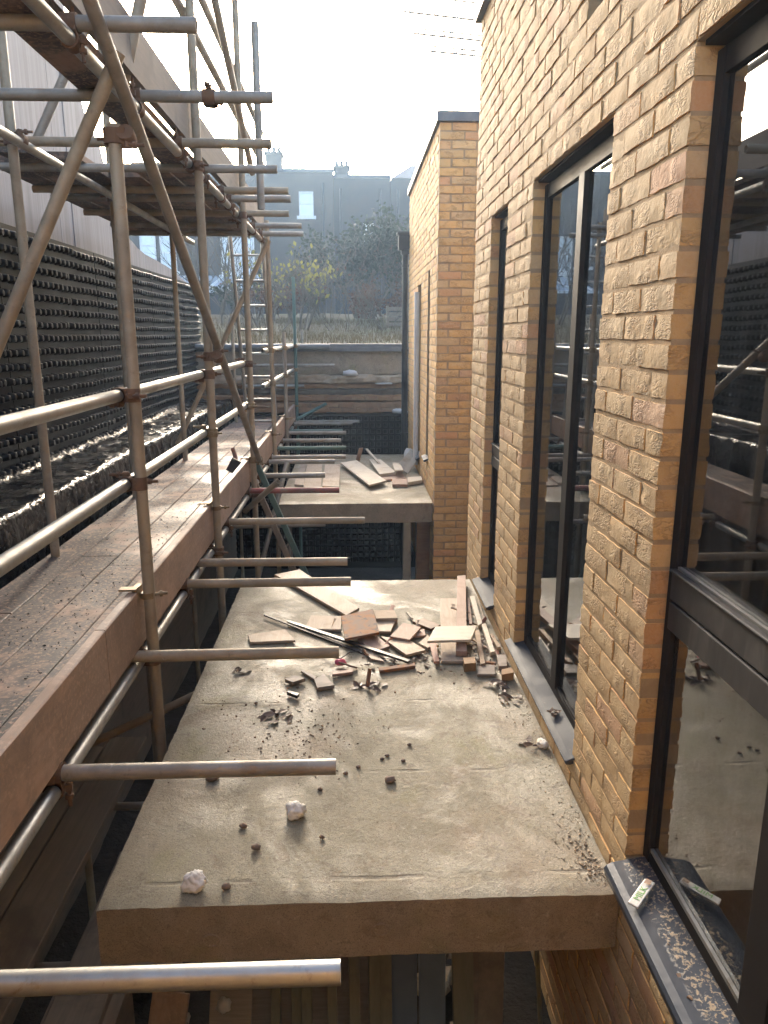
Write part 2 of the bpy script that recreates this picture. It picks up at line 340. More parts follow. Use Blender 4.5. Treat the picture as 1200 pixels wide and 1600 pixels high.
# ================================================================== bricks
BH, BG, CO = .065, .010, .075
def brick_mesh(L, seed, name):
    rs = random.Random(seed); NY = 7 if L > .15 else 4; NZ = 4; D = .1
    P = {}
    ox = rs.uniform(0, 90)
    for j in range(NZ):
        for i in range(NY):
            u = i/(NY-1); v_ = j/(NZ-1); e = (i in (0, NY-1)) or (j in (0, NZ-1))
            y = -L/2+u*L; z = -BH/2+v_*BH
            if i not in (0, NY-1): y += rs.uniform(-.006, .006)
            if j not in (0, NZ-1): z += rs.uniform(-.005, .005)
            x = -.0035*fbm(u*4+ox, v_*2.2, seed*.37, 3)-rs.uniform(0, .0025)
            if e:
                x = max(x, -.002)+rs.uniform(.0006, .002)
                y += (1 if i == 0 else -1 if i == NY-1 else 0)*rs.uniform(0, .003); z += (1 if j == 0 else -1 if j == NZ-1 else 0)*rs.uniform(0, .0035)
            P[i, j] = (x, y, z)
    vs = [P[i, j] for j in range(NZ) for i in range(NY)]
    fs = [(j*NY+i, (j+1)*NY+i, (j+1)*NY+i+1, j*NY+i+1) for j in range(NZ-1) for i in range(NY-1)]
    loop = [i for i in range(NY)]+[j*NY+NY-1 for j in range(1, NZ)]+[(NZ-1)*NY+i for i in range(NY-2, -1, -1)]+[j*NY for j in range(NZ-2, 0, -1)]
    o = len(vs)
    for k in loop: vs.append((D, vs[k][1], vs[k][2]))
    K = len(loop)
    fs += [(loop[k], loop[(k+1) % K], o+(k+1) % K, o+k) for k in range(K)]
    mb = MB(); mb.add(vs, fs, True); nf = (NY-1)*(NZ-1)
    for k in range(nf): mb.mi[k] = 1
    return mb
NVAR = 10
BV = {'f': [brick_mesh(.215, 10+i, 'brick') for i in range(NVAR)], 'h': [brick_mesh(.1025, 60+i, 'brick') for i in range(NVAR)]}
def bmesh_of(mb, ms):
    me = mb.mesh('brick', ms); me.set_sharp_from_angle(angle=R(50)); return me
BMS = {ms: {k: [bmesh_of(b, ms) for b in BV[k]] for k in BV} for ms in (('brick', 'brick_face_lit'), ('brick', 'brick'))}
cb = cam.rotation_euler.to_matrix()
def seen(p):
    c = cb.transposed() @ Vector(p)
    if c.z > -.1: return None
    x = 600+1155*c.x/-c.z; y = 800-1155*c.y/-c.z
    return (x, y, -c.z)
def lay_bricks(u0, u1, z0, rows, opens, odd0=0, start=None):
    """stretcher bond along u; opens = (u0,u1,z0,z1); returns (u centre, z centre, kind)"""
    out = []
    for r in range(rows):
        za = z0+r*CO; zb = za+CO; zc = (za+zb)/2
        iv = [(u0 if start is None else start(r), u1)]
        for a, b, c, d in opens:
            if c < zc < d:
                nv = []
                for s, e in iv:
                    if b <= s+1e-4 or a >= e-1e-4: nv.append((s, e)); continue
                    if a > s+1e-4: nv.append((s, a))
                    if b < e-1e-4: nv.append((b, e))
                iv = nv
        for s, e in iv:
            g = u0+((r+odd0) % 2)*.1125
            k = math.ceil((s-g)/.225+1e-4)
            cuts = [s]
            t = g+k*.225
            while t < e-1e-3:
                if t > s+1e-3: cuts.append(t)
                t += .225
            cuts.append(e)
            for a, b in zip(cuts, cuts[1:]):
                if b-a > .2: out.append(((a+b)/2, zc, 'f'))
                elif b-a > .08: out.append(((a+b)/2, zc, 'h'))
    return out
def make_bricks(root, spec, most, ms):
    """spec: list of (pos, rotz, kind, weight); the heaviest become objects, the rest one joined part"""
    spec.sort(key=lambda s: -s[3]); rs = random.Random(3)
    for pos, rz, k, wt in spec[:most]:
        p = Vector(pos)+Vector((rs.uniform(-.0025, .0025), rs.uniform(-.0015, .0015), rs.uniform(-.0015, .0015)))
        o = place('brick', rs.choice(BMS[ms][k]), p, root, rz)
    rest = MB()
    for pos, rz, k, wt in spec[most:]:
        b = rs.choice(BV[k]); c, s = math.cos(rz), math.sin(rz); dx = rs.uniform(-.0025, .0025)
        rest.add([(x*c-y*s+pos[0]+dx*c, x*s+y*c+pos[1]+dx*s, z+pos[2]) for x, y, z in b.v], b.f, True); rest.mi[-len(b.f):] = b.mi
    if rest.v:
        o = rest.build('brickwork', ms, root, sharp=50); stuff(o)
def weight(p, nrm):
    s = seen(p)
    if s is None or not (-60 < s[0] < 1260 and -60 < s[1] < 1660): return 0.0
    d = Vector(p); return abs(d.normalized().dot(Vector(nrm)))/s[2]**2
# ---- near building: wall plane X = .8 facing -X
XW = .8; ZH = .66; ZB = ZH-46*CO; ZT = ZH+16*CO
near = thing('brick_building', 'buff brick building wall with tall dark-framed windows beside the near slab', 'building', (.9, 2.4, ZB))
YA, Y1, Y2, Y3, Y4, Y5, Y6 = .3, 1.875, 2.4375, 3.45, 4.0125, 4.4625, 5.025
ZSI = ZH-29*CO
op = [(YA, Y1, ZSI, ZH), (Y2, Y3, ZSI, ZH), (Y4, Y5, ZSI, ZH), (2.55, 2.775, ZH+5*CO, ZH+8*CO)]
br = []
for u, z, k in lay_bricks(-.15, Y6, ZB, 62, op): br.append(((XW, u, z), 0.0, k, weight((XW, u, z), (1,0,0))))
make_bricks(near, br, 300, ('brick', 'brick_face_lit'))
# mortar core, set back 6 mm from every brick face
m = MB(); g = .0032; X0, X1 = XW+g, 1.12
def core(y0, y1, z0, z1): m.bb(X0, X1, y0, y1, z0, z1)
zs_ = ZSI-g; zh_ = ZH+g; HY0, HY1, HZ0, HZ1 = 2.55-g, 2.775+g, ZH+5*CO-g, ZH+8*CO+g
core(-.15, Y6-g, ZB, zs_-.001); core(-.15, Y6-g, HZ1, ZT-.002); core(-.15, Y6-g, zh_, HZ0); core(-.15, HY0, HZ0+.0005, HZ1-.0005); core(HY1, Y6-g, HZ0+.0005, HZ1-.0005)
J = .0085
for a, b in ((-.15, YA-J), (Y1+J, Y2-J), (Y3+J, Y4-J), (Y5+J, Y6-J)): core(a, b, zs_, zh_-.001)
m.build('mortar', 'mortar', near)
m = MB(); m.bb(.86, .93, 2.54, 2.785, ZH+5*CO-.004, ZH+8*CO+.004); m.build('vent_opening', 'frame', near)
m = MB(); m.prism([(XW-.035, -.15, ZT), (XW-.035, -.15, ZT+.055), (1.2, -.15, ZT+.075), (1.2, -.15, ZT)], (0, Y6+.19, 0)); m.build('coping', 'lead', near)
# lintel strips above the windows
for a, b in ((YA, Y1), (Y2, Y3), (Y4, Y5)):
    m = MB(); m.bb(XW+.02, XW+.10, a-.0, b, ZH-.008, ZH+.003); m.build('lintel', 'frame', near)
# rooms behind the wall
m = MB(); m.bb(3.9, 4.0, -2, Y6, -1.7, .85); m.bb(1.121, 4.0, Y6-.25, Y6-.13, -1.7, .85); m.bb(1.121, 4.0, -2, -1.9, -1.7, .85); m.bb(1.121, 4.0, 2.08, 2.18, -1.7, .85)
m.build('inner_wall', 'plaster', near)
m = MB(); m.bb(1.121, 4.0, -2, Y6-.13, -1.72, -1.62); m.bb(1.121, 4.0, -2, Y6-.13, .85, .95); m.build('inner_floor', 'room_floor', near)
# other walls: far return; unseen rear wing behind camera, shaped to bounce warm light
m = MB(); m.bb(XW+.11, 4.2, Y6-.10, Y6-.004, ZB, ZT); m.bb(4.0, 4.2, -2, Y6-.1, ZB, ZT); m.build('side_wall', 'brick', near)
m = MB(); m.bb(-4.0, XW+.1, -.75, -.45, ZB, .9); m.bb(XW+.1, 4.2, -2.2, -2, ZB, ZT); m.build('rear_wing_bounce_wall', 'brick', near)
def window(root, y0, y1, z0, z1, xf, mull=(), rails=(), fw=.042, mats=('frame', 'glass')):
    f = MB(); d = .075
    f.bb(xf, xf+d, y0, y0+fw, z0, z1); f.bb(xf, xf+d, y1-fw, y1, z0, z1); f.bb(xf+.002, xf+d-.002, y0+fw, y1-fw, z0, z0+fw); f.bb(xf+.002, xf+d-.002, y0+fw, y1-fw, z1-fw*1.4, z1)
    # inner glazing bead
    wn = f.build('window', mats[0], root, bevel=.002)
    edges = [y0+fw]; 
    for ym, mw in sorted(mull):
        q = MB(); q.bb(xf-.004, xf+d-.004, ym-mw/2, ym+mw/2, z0+fw, z1-fw*1.4)
        q.build('mullion', mats[0], wn, bevel=.002)
        edges += [ym-mw/2, ym+mw/2]
    edges.append(y1-fw)
    for k in range(0, len(edges), 2):
        zz = [z0+fw]
        for zr, rw in sorted(rails):
            q = MB(); a, b = edges[k], edges[k+1]
            q.bb(xf-.012, xf+d-.01, a+.001, b-.001, zr-rw/2, zr-.004); q.bb(xf-.012, xf+d-.01, a+.001, b-.001, zr+.004, zr+rw/2); q.bb(xf-.004, xf+d-.02, a+.001, b-.001, zr-.004, zr+.004)
            q.bb(xf-.020, xf+.0, a+.001, b-.001, zr+rw/2+.0005, zr+rw/2+.008)
            q.build('transom', 'frame_sun', wn, bevel=.003)
            zz += [zr-rw/2, zr+rw/2]
        zz.append(z1-fw*1.4)
        for j in range(0, len(zz), 2):
            q = MB(); q.bb(xf+.014, xf+.022, edges[k]+.001, edges[k+1]-.001, zz[j]+.001, zz[j+1]-.001); q.build('pane', mats[1], wn)
            q = MB(); q.bb(xf+.003, xf+.013, edges[k]+.002, edges[k+1]-.002, zz[j], zz[j]+.012); q.build('glazing_bead', 'galv' if xf > .84 and y1 < 2 else 'frame', wn)
    return wn
w1 = window(near, YA, Y1, ZSI+.01, ZH-.02, .85, ((1.27, .10),), ((-.685, .16),))
w2 = window(near, Y2, Y3, ZSI+.01, ZH-.02, .85, ((2.89, .07),))
w3 = window(near, Y4, Y5, ZSI+.01, ZH-.02, .85, (), ((-.70, .13),))
def sill(wn, x0, y0, y1, mat, lip=.05, zt=None):
    zt = ZSI+.008 if zt is None else zt
    pr = [(x0, zt-lip), (x0-.006, zt-lip*.5), (x0+.002, zt-.018), (x0+.02, zt-.009), (.87, zt+.012), (.87, zt-.012), (x0+.03, zt-.03), (x0+.018, zt-lip)]
    q = MB(); q.prism([(a, y0, b) for a, b in pr], (0, y1-y0, 0)); return q.build('sill', mat, wn, bevel=.004)
sill(w1, .735, YA, Y1-.012, 'flaking_black', .055)
sill(w2, .772, Y2-.03, Y3+.08, 'sill_grey', .035); sill(w3, .758, Y4-.02, Y5+.05, 'sill_grey', .035)
# ---- far block: end face Y = 7.2, side face X = .8
far = thing('brick_building', 'far brick block with slit windows and a bare orange end wall', 'building', (1.4, 9, ZB))
YE = 7.2; YF = 10.8
sp = []
for u, z, k in lay_bricks(XW, 2.7, ZB, 62, [], 0, lambda r: XW+(.1125 if r % 2 else 0.0)): sp.append(((u, YE, z), R(90), k, 10+1/(u+1)-abs(z)*.001 if u < 1.5 else 0))
S1 = (YE+.675, YE+.9, ZH-26*CO, ZH); S2 = (YE+1.6875, YE+2.1375, ZH-28*CO, ZH-CO)
for u, z, k in lay_bricks(YE, YF, ZB, 62, [S1, S2], 1, lambda r: YE+(.1125 if r % 2 == 0 else 0.0)): sp.append(((XW, u, z), 0.0, k, 0))
make_bricks(far, sp, 240, ('brick', 'brick'))
m = MB(); ya, yb = YE+J, YF-J
def core2(y0, y1, z0, z1): m.bb(XW+g, 1.12, y0, y1, z0, z1)
core2(ya, yb, ZB, S2[2]-g); core2(ya, yb, S1[3]+g, ZT-.002); core2(ya, S1[0]-g, S2[2]-g+.0005, S1[3]+g-.0005); core2(S2[1]+g, yb, S2[2]-g+.0005, S1[3]+g-.0005)
core2(S1[1]+g, S2[0]-g, S2[2]-g+.0005, S1[3]+g-.0005); core2(S1[0]-g+.0005, S1[1]+g-.0005, S2[2]-g+.0005, S1[2]-g); core2(S2[0]-g+.0005, S2[1]+g-.0005, S2[3]+g, S1[3]+g-.0005)
m.bb(1.1205, 2.9, ya, ya+.3, ZB, ZT-.002); m.build('mortar', 'mortar', far)
m = MB(); m.bb(XW-.03, 3.0, YE-.03, YE+.4, ZT, ZT+.085); m.bb(XW-.03, 1.2, YE+.4, YF+.03, ZT, ZT+.085); m.build('coping', 'lead', far, bevel=.004)
wa = window(far, S1[0], S1[1], S1[2]+.01, S1[3]-.02, .86, fw=.04); wb = window(far, S2[0], S2[1], S2[2]+.01, S2[3]-.02, .86, fw=.05)
m = MB(); m.tube((XW-.035, S2[0]+.14, -1.55), (XW-.035, S2[0]+.14, .5), .03, 14); m.build('white_pipe', 'white_paint', far)
sill(wa, .755, S1[0]-.03, S1[1]+.05, 'sill_grey', .04, S1[2]+.008); sill(wb, .755, S2[0]-.03, S2[1]+.05, 'sill_grey', .04, S2[2]+.008)
m = MB(); m.bb(1.3, 1.4, YE+.31, YF, ZB, ZT-.01); m.bb(1.13, 1.3, YF-.3, YF-.1, ZB, ZT-.01); m.build('inner_wall', 'room_floor', far)
# rainwater pipe on the far corner
dp = thing('rainwater_pipe', 'black rainwater pipe with square hopper at the far corner of brick block', 'pipe', (.76, YF+.06, -3.4))
m = MB(); m.tube((.75, YF+.05, -3.4), (.75, YF+.05, 1.14), .045, 16); m.build('pipe', 'pipe_black', dp)
m = MB(); m.prism([(.63, YF-.04, 1.40), (.85, YF-.04, 1.40), (.85, YF+.16, 1.40), (.63, YF+.16, 1.40)], (0,0,-.04)); m.prism([(.65, YF-.03, 1.36), (.83, YF-.03, 1.36), (.83, YF+.15, 1.36), (.65, YF+.15, 1.36)], (0,0,-.20)); m.bb(.69, .80, YF, YF+.1, 1.10, 1.16); m.build('hopper', 'pipe_black', dp, bevel=.004)
for z in (.95, -.2, -1.4):
    m = MB(); m.tube((.75, YF+.05, z-.02), (.75, YF+.05, z+.02), .054, 16); m.bb(.75, .80, YF+.01, YF+.09, z-.015, z+.015); m.build('bracket', 'pipe_black', dp)
# wall below the far slab and the dark court between the two blocks
bw = thing('basement_wall', 'dark basement wall in the court between the two brick blocks', 'wall', (2.9, 6.1, ZP))
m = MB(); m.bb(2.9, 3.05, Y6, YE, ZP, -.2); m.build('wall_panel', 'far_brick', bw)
m = MB(); m.bb(.66, .797, YE+.32, YE+.5, ZP, -1.86); m.build('pier', 'brown', bw)
pp = MB(); pp.bb(.50, .58, YE+.10, YE+.18, ZP, -1.845); tag(pp.build('support_post', 'galv', bevel=.006), 'grey square post standing under the front of the far slab', 'post')
# ================================================================== concrete slabs
def slab(label, x0, x1, y0, y1, zt, th):
    nx, ny = 46, max(60, int((y1-y0)*34)); mb = MB(); rs = random.Random(int(y0*10))
    def ed(a): return .0025*fbm(a*5, y0)+.0028*fbm(a*31, y0)
    top = []
    for j in range(ny+1):
        for i in range(nx+1):
            x = x0+(x1-x0)*i/nx; y = y0+(y1-y0)*j/ny
            z = zt+.0025*fbm(x*2.2, y*2.2)+.0010*fbm(x*13, y*13)
            if i == 0: x += ed(y); z -= .004+.004*abs(fbm(y*14, 3))
            if i == nx: x -= .002
            if j == 0: y += ed(x+5); z -= .004+.005*abs(fbm(x*16, 4))
            if j == ny: y += ed(x+9)
            top.append((x, y, z))
    fs = [(j*(nx+1)+i, j*(nx+1)+i+1, (j+1)*(nx+1)+i+1, (j+1)*(nx+1)+i) for j in range(ny) for i in range(nx)]
    loop = list(range(nx+1))+[j*(nx+1)+nx for j in range(1, ny+1)]+[ny*(nx+1)+i for i in range(nx-1, -1, -1)]+[j*(nx+1) for j in range(ny-1, 0, -1)]
    mb.add(top, fs, True); mb.cur = 1
    rows = [[(top[k]) for k in loop]]
    for q in range(1, 5):
        rr = []
        for k in loop:
            x, y, z = top[k]; a = .004*fbm(x*7+q, y*7, q*3.3)
            rr.append((x+(a if abs(x-x0) < .03 else 0), y+(a if abs(y-y0) < .03 else 0), zt-.003-(th-.003)*q/4+(.006*fbm(x*8, y*8, 7) if q == 4 else 0)))
        rows.append(rr)
    K = len(loop); mb.add([p for r in rows for p in r], [(q*K+(k+1) % K, q*K+k, (q+1)*K+k, (q+1)*K+(k+1) % K) for q in range(4) for k in range(K)], True)
    mb.add([rows[-1][k] for k in range(K)], [tuple(range(K))[::-1]])
    o = mb.build('concrete_slab', ['concrete', 'concrete_side'], sharp=40); tag(o, label, 'slab')
    for hx in (-.44, .07):
        q = MB(); hz_ = zt-.105-.02*(hx < 0); n_ = 20
        for r0, r1 in ((.030, .022),):
            ring = [(math.cos(6.2832*k/n_), math.sin(6.2832*k/n_)) for k in range(n_)]
            q.add([(hx+a_*r0, y0-.001, hz_+b_*r0*.8) for a_, b_ in ring]+[(hx+a_*(r0+r1)/2, y0-.006, hz_+b_*(r0+r1)/2*.8) for a_, b_ in ring]+[(hx+a_*r1, y0-.001, hz_+b_*r1*.8) for a_, b_ in ring], [(i_*n_+k, i_*n_+(k+1) % n_, (i_+1)*n_+(k+1) % n_, (i_+1)*n_+k) for i_ in (0, 1) for k in range(n_)], True)
        q.build('tie_hole_ring', 'concrete_side', o)
    return o
ZS = -1.64
slab('near wet concrete slab strewn with rubble below the tall windows', -.77, XW-.004, 1.88, 4.85, ZS, .20)
slab('far concrete slab carrying a heap of pale boards beside end wall', -.77, XW-.004, 7.27, 10.4, ZS, .205)
# formwork rings left in the near slab edge
# ================================================================== left side: membrane wall, ledge, grey wall
mw = thing('membrane_wall', 'black dimpled drainage membrane covering the left retaining wall', 'wall', (-2.42, 6, -1.0))
m = MB(); m.bb(-2.6, -2.46, -1.0, 12.2, -1.02, .74); m.build('wall_core', 'concrete_dry', mw)
m = MB(); XM = -2.425
m.add([(XM-.012, -1.0, -1.0), (XM-.012, 12.2, -1.0), (XM-.012, 12.2, .765), (XM-.012, -1.0, .765)], [(0,1,2,3)]); m.add([(XM-.017, -1.0, .765), (XM-.017, 12.2, .765), (XM-.017, 12.2, -1.0), (XM-.017, -1.0, -1.0)], [(0,1,2,3)])
seg = 12
for j in range(17):
    z = -.935+j*.102
    for i in range(106):
        y = 1.6+i*.100+(.0 if j % 2 else .0); dz = .003*math.sin(i*.7+j)
        c = [(math.cos(2*math.pi*k/seg), math.sin(2*math.pi*k/seg)) for k in range(seg)]
        vs = [(XM-.02, y+a*.038, z+dz+b*.034) for a, b in c]+[(XM+.028, y+a*.026, z+dz+b*.023) for a, b in c]+[(XM+.033, y+a*.019, z+dz+b*.017) for a, b in c]
        m.add(vs, [(k, (k+1) % seg, seg+(k+1) % seg, seg+k) for k in range(seg)]+[(seg+k, seg+(k+1) % seg, 2*seg+(k+1) % seg, 2*seg+k) for k in range(seg)], True)
        m.add(vs[2*seg:], [tuple(range(seg))])
seam = MB()
for ys_ in (3.4, 5.4, 7.4, 9.4): seam.bb(XM+.001, XM+.006, ys_+.02, ys_+.026, -.99, .76)
m.v = [(x+.008*fbm(y*.7, z*1.1)+.002*fbm(y*3, z*3), y+.006*fbm(y*1.3, z*2, 4), z+.014*fbm(y*.55, z*.4, 7)+.004*fbm(y*4, z*3, 2)) for x, y, z in m.v]
rj = random.Random(4); base_n = 8
for q_ in range(base_n, len(m.v), 4*seg):
    k_ = rj.uniform(.9, 1.06); dy_ = rj.uniform(-.002, .002); dz_ = rj.uniform(-.002, .002)
    if rj.random() < .03: k_ *= .45
    for w_ in range(q_, q_+4*seg): x, y, z = m.v[w_]; m.v[w_] = (XM+.0005+(x-XM)*k_, y+dy_, z+dz_)
m.mi = m.mi
stuff(m.build('dimple_sheet', 'membrane_dusty', mw)); seam.build('lap_seam', 'membrane', mw)
# ledge with crumpled polythene
m = MB(); m.bb(-2.42, -1.93, -1.0, 12.0, ZP, -1.0); lw = m.build('ledge_wall', 'concrete_dry'); tag(lw, 'low concrete ledge wall hidden under black polythene', 'wall')
m = MB(); nu, nv = 520, 34
vs = []
for i in range(nu+1):
    y = .2+i*11.6/nu; wv = .012*fbm(y*1.3, 2.2)+.005*fbm(y*5, 8.1)
    fold = .028*abs(fbm(y*4.2, 11.0, 1.0, 3)); 
    for j in range(nv+1):
        t_ = j/nv
        if t_ < .55:
            q = t_/.55; x = -2.40+q*.53+wv*q; z = -.965+.014*fbm(x*3, y*1.4, 1.0, 3)+.006*fbm(x*4, y*7.5, 3.0, 3)+.004*abs(fbm(x*9, y*16, 2.0, 3))+.012*q
            ridge = abs(fbm(y*1.7+x*1.4, x*2.6, 5.0, 2)); z += max(0, .08-ridge)*.16
            if q < .08: z += .04*(1-q/.08)
        else:
            q = (t_-.55)/.45; x = -1.87+wv+.012*math.sin(q*3.1)+fold*q*1.4+.030*fbm(y*13, q*1.1, 4.0, 4)*min(1, q*2); z = -.953-.42*q+.01*fbm(y*6, q*3)
        vs.append((x, y, z))
m.add(vs, [(i*(nv+1)+j, i*(nv+1)+j+1, (i+1)*(nv+1)+j+1, (i+1)*(nv+1)+j) for i in range(nu) for j in range(nv)], True)
o = m.build('polythene_sheet', 'polythene'); s_ = o.modifiers.new('thick', 'SOLIDIFY'); s_.thickness = .003
tag(o, 'crumpled glossy black polythene draped over the ledge beside the walkway', 'plastic sheet')
# grey boarded wall above the membrane
gw = thing('boarded_wall', 'tall grey boarded wall rising above the black membrane on the left', 'wall', (-2.6, 5, .76))
def top_at(y):
    P_ = [(-2, 6.0), (7.50, 2.9), (7.55, 2.28), (7.75, 2.12), (8.20, 1.88), (8.85, 1.12), (9.45, .98), (10.9, .92), (12.0, .79), (12.2, .76)]
    if y < 7.52: return 5.0
    for (a, b), (c, d) in zip(P_[1:], P_[2:]):
        if a <= y <= c: return b+(d-b)*(y-a)/(c-a)
    return .77
ycur = 0.6; rs = random.Random(5)
while ycur < 12.1:
    wd = rs.choice((.30, .34, .42)); yb_ = min(ycur+wd, 12.15)
    if ycur < 7.52 < yb_: yb_ = 7.52
    dx = rs.uniform(0, .012); q = MB()
    e = .002; zt_ = 5.0 if yb_ <= 7.521 else None
    q.prism([(-2.52-dx, ycur+e, .742), (-2.52-dx, yb_-e, .742), (-2.52-dx, yb_-e, zt_ or top_at(yb_)), (-2.52-dx, ycur+e, zt_ or top_at(ycur+.01))], (-.05, 0, 0))
    q.build('panel', 'cladding', gw); ycur = yb_
m = MB(); m.bb(-2.70, -2.585, .6, 7.5, .742, 4.98); m.bb(-2.70, -2.585, 7.5, 12.1, .742, .76); m.build('framing', 'old_timber', gw)
# ================================================================== far retaining wall
fw_ = thing('retaining_wall', 'layered concrete and old brick retaining wall closing the far end', 'wall', (0, 11.9, ZP))
m = MB(); m.bb(-2.43, 5, 11.86, 12.0, ZP, -.16); m.build('wall_core', 'concrete_dry', fw_)
def band(name, x0, x1, z0, z1, y, mat, amp, nx=120, nz=8):
    q = MB(); vs = []
    for j in range(nz+1):
        for i in range(nx+1):
            x = x0+(x1-x0)*i/nx; z = z0+(z1-z0)*j/nz
            e = .4 if j in (0, nz) else 1.0
            vs.append((x, y-amp*abs(fbm(x*4, z*7, y, 4))*e-amp*.5*fbm(x*13, z*17, y), z+(amp*.5*fbm(x*6, y*9+z) if j in (0, nz) else 0)))
    q.add(vs, [(j*(nx+1)+i, j*(nx+1)+i+1, (j+1)*(nx+1)+i+1, (j+1)*(nx+1)+i) for j in range(nz) for i in range(nx)], True)
    o_ = len(vs); top = vs[nz*(nx+1):]; bot = vs[:nx+1]
    q.add(top+[(x, 11.87, z) for x, _, z in top], [(i, i+1, nx+1+i+1, nx+1+i) for i in range(nx)])
    q.add(bot+[(x, 11.87, z) for x, _, z in bot], [(i+1, i, nx+1+i, nx+1+i+1) for i in range(nx)])
    return q.build(name, mat, fw_)
band('concrete_beam', -2.43, 3, -.585, -.235, 11.80, 'concrete_dry', .012)
band('mortar_ledge', -2.43, 3, -.72, -.60, 11.70, 'rubble', .05)
band('stone_course', -2.43, 3, -.80, -.735, 11.76, 'old_brick', .03)
band('dark_course', -2.43, 3, -.90, -.81, 11.74, 'bark', .04)
band('brick_course', -2.43, 3, -1.00, -.905, 11.72, 'old_brick', .03)
band('footing', -2.43, 3, -1.17, -1.005, 11.66, 'old_brick', .05)
rs = random.Random(8)
for zc_, n_ in ((-.948, 24), (-1.055, 22), (-1.125, 22)):
    x = -2.3
    while x < 1.4:
        L = rs.uniform(.18, .24); q = MB(); q.bb(x, x+L-.014, 11.625, 11.75, zc_-.030, zc_+.030, .007); q.build('old_brick', 'old_brick', fw_, bevel=.004); x += L
m = MB(); m.bb(-2.43, 3, 11.72, 12.05, -.235, -.165); m.bb(-2.43, 3, 11.76, 12.06, -.165, -.12); m.build('coping', 'lead', fw_, bevel=.006)
m = MB(); m.tube((-2.4, 11.68, -.165), (-.35, 11.68, -.165), .045, 14); m.build('pipe', 'lead', fw_)
m = MB(); YM = 11.60
m.add([(-2.4, YM, -1.19), (-2.4, YM, ZP), (3, YM, ZP), (3, YM, -1.19)], [(0,1,2,3)]); m.bb(-2.4, 3, YM+.0005, 11.855, -1.20, -1.18)
for j in range(24):
    for i in range(36):
        x = -2.2+i*.1; z = -1.26-j*.1
        c = [(-1,-1),(1,-1),(1,1),(-1,1)]
        vs = [(x+a*.036, YM-.0005, z+b*.036) for a, b in c]+[(x+a*.027, YM-.04, z+b*.027) for a, b in c]
        m.add(vs, [(4,5,6,7)]+[(k, (k+1) % 4, 4+(k+1) % 4, 4+k) for k in range(4)])
stuff(m.build('dimple_sheet', 'membrane', fw_))
def lump(name, label, cat, c, s, mat, seed, nseg=14, group=None, rough=.35, o_=4):
    q = MB(); vs = [];N_ = nseg
    for j in range(N_//2+1):
        th = math.pi*j/(N_//2)
        for i in range(N_):
            ph = 2*math.pi*i/N_; d = Vector((math.sin(th)*math.cos(ph), math.sin(th)*math.sin(ph), math.cos(th)))
            r_ = 1+(rough*fbm(d.x*1.6+seed, d.y*1.6, d.z*1.6+seed, o_) if o_ == 4 else .45*noise.noise(d*1.1+Vector((seed, 1, seed)))+.26*noise.noise(d*3.1+Vector((seed, 5, 2)))+.11*noise.noise(d*8+Vector((3, seed, 2)))+.06*noise.noise(d*19+Vector((3, seed, 9))))
            vs.append((c[0]+d.x*s[0]*r_, c[1]+d.y*s[1]*r_, max(c[2]+.0005, c[2]+s[2]*.55+d.z*s[2]*r_*.9)))
    q.add(vs, [(j*N_+i, (j+1)*N_+i, (j+1)*N_+(i+1) % N_, j*N_+(i+1) % N_) for j in range(N_//2) for i in range(N_)], True)
    o = q.build(name, mat); tag(o, label, cat, group); return o
lump('plastic_bag', 'white plastic bag on the upper ledge of the far retaining wall', 'bag', (-.04, 11.66, -.602), (.12, .05, .06), 'white_bag', 3)
lump('paper_scrap', 'small white scrap on the dark course of the far retaining wall', 'scrap', (.50, 11.68, -.735), (.13, .04, .02), 'white_bag', 9)
lump('plastic_bag', 'white plastic bag low on the far wall beside the black rainwater pipe', 'bag', (.72, 11.64, -1.185), (.12, .05, .06), 'white_bag', 17)
# ================================================================== scaffold
sc = thing('scaffold', 'weathered steel tube scaffold with guard rails along the walkway', 'scaffold', (-1.3, 6, ZP))
def tube(name, p0, p1, mat, parent=sc, r=.02415):
    q = MB(); q.tube(p0, p1, r, 20, hollow=True); return q.build(name, mat, parent)
def coupler(parent, p, ax1, ax2, off, mat='rust', k=0):
    """two collars round crossing tubes, joined, with two bolts"""
    a1 = Vector(ax1).normalized(); a2 = Vector(ax2).normalized(); of = Vector(off); p = Vector(p); q = MB(); rs = random.Random(k)
    n_ = of.normalized()
    q.tube(p-a1*.026, p+a1*.026, .0315, 14); q.tube(p+of-a2*.026, p+of+a2*.026, .0315, 14)
    q.box(p+of*.5, (.052, .052, .052), Matrix((a1.cross(n_), a1, n_)).transposed() if abs(a1.dot(n_)) < .5 else None)
    for c, a, sgn in ((p, a1, 1), (p+of, a2, -1)):
        side = a.cross(n_).normalized()
        for sd_ in (rs.choice((-1, 1)),):
            b0 = c+side*.036*sd_-n_*.02*sgn; 
            q.box(c+side*.036*sd_, (.022, .022, .022), Matrix.Rotation(rs.uniform(0, 1), 3, 'Z'))
            q.tube(b0-n_*sgn*.045, b0+n_*sgn*.035, .0065, 8); q.tube(b0-n_*sgn*.018, b0-n_*sgn*.004, .0135, 6); q.tube(b0+n_*sgn*.022, b0+n_*sgn*.032, .012, 6)
    return q.build('coupler', mat, parent, origin=tuple(p))
XS, XB = -.86, -1.70
DZ = -1.28; LZ = -1.33
stds = []
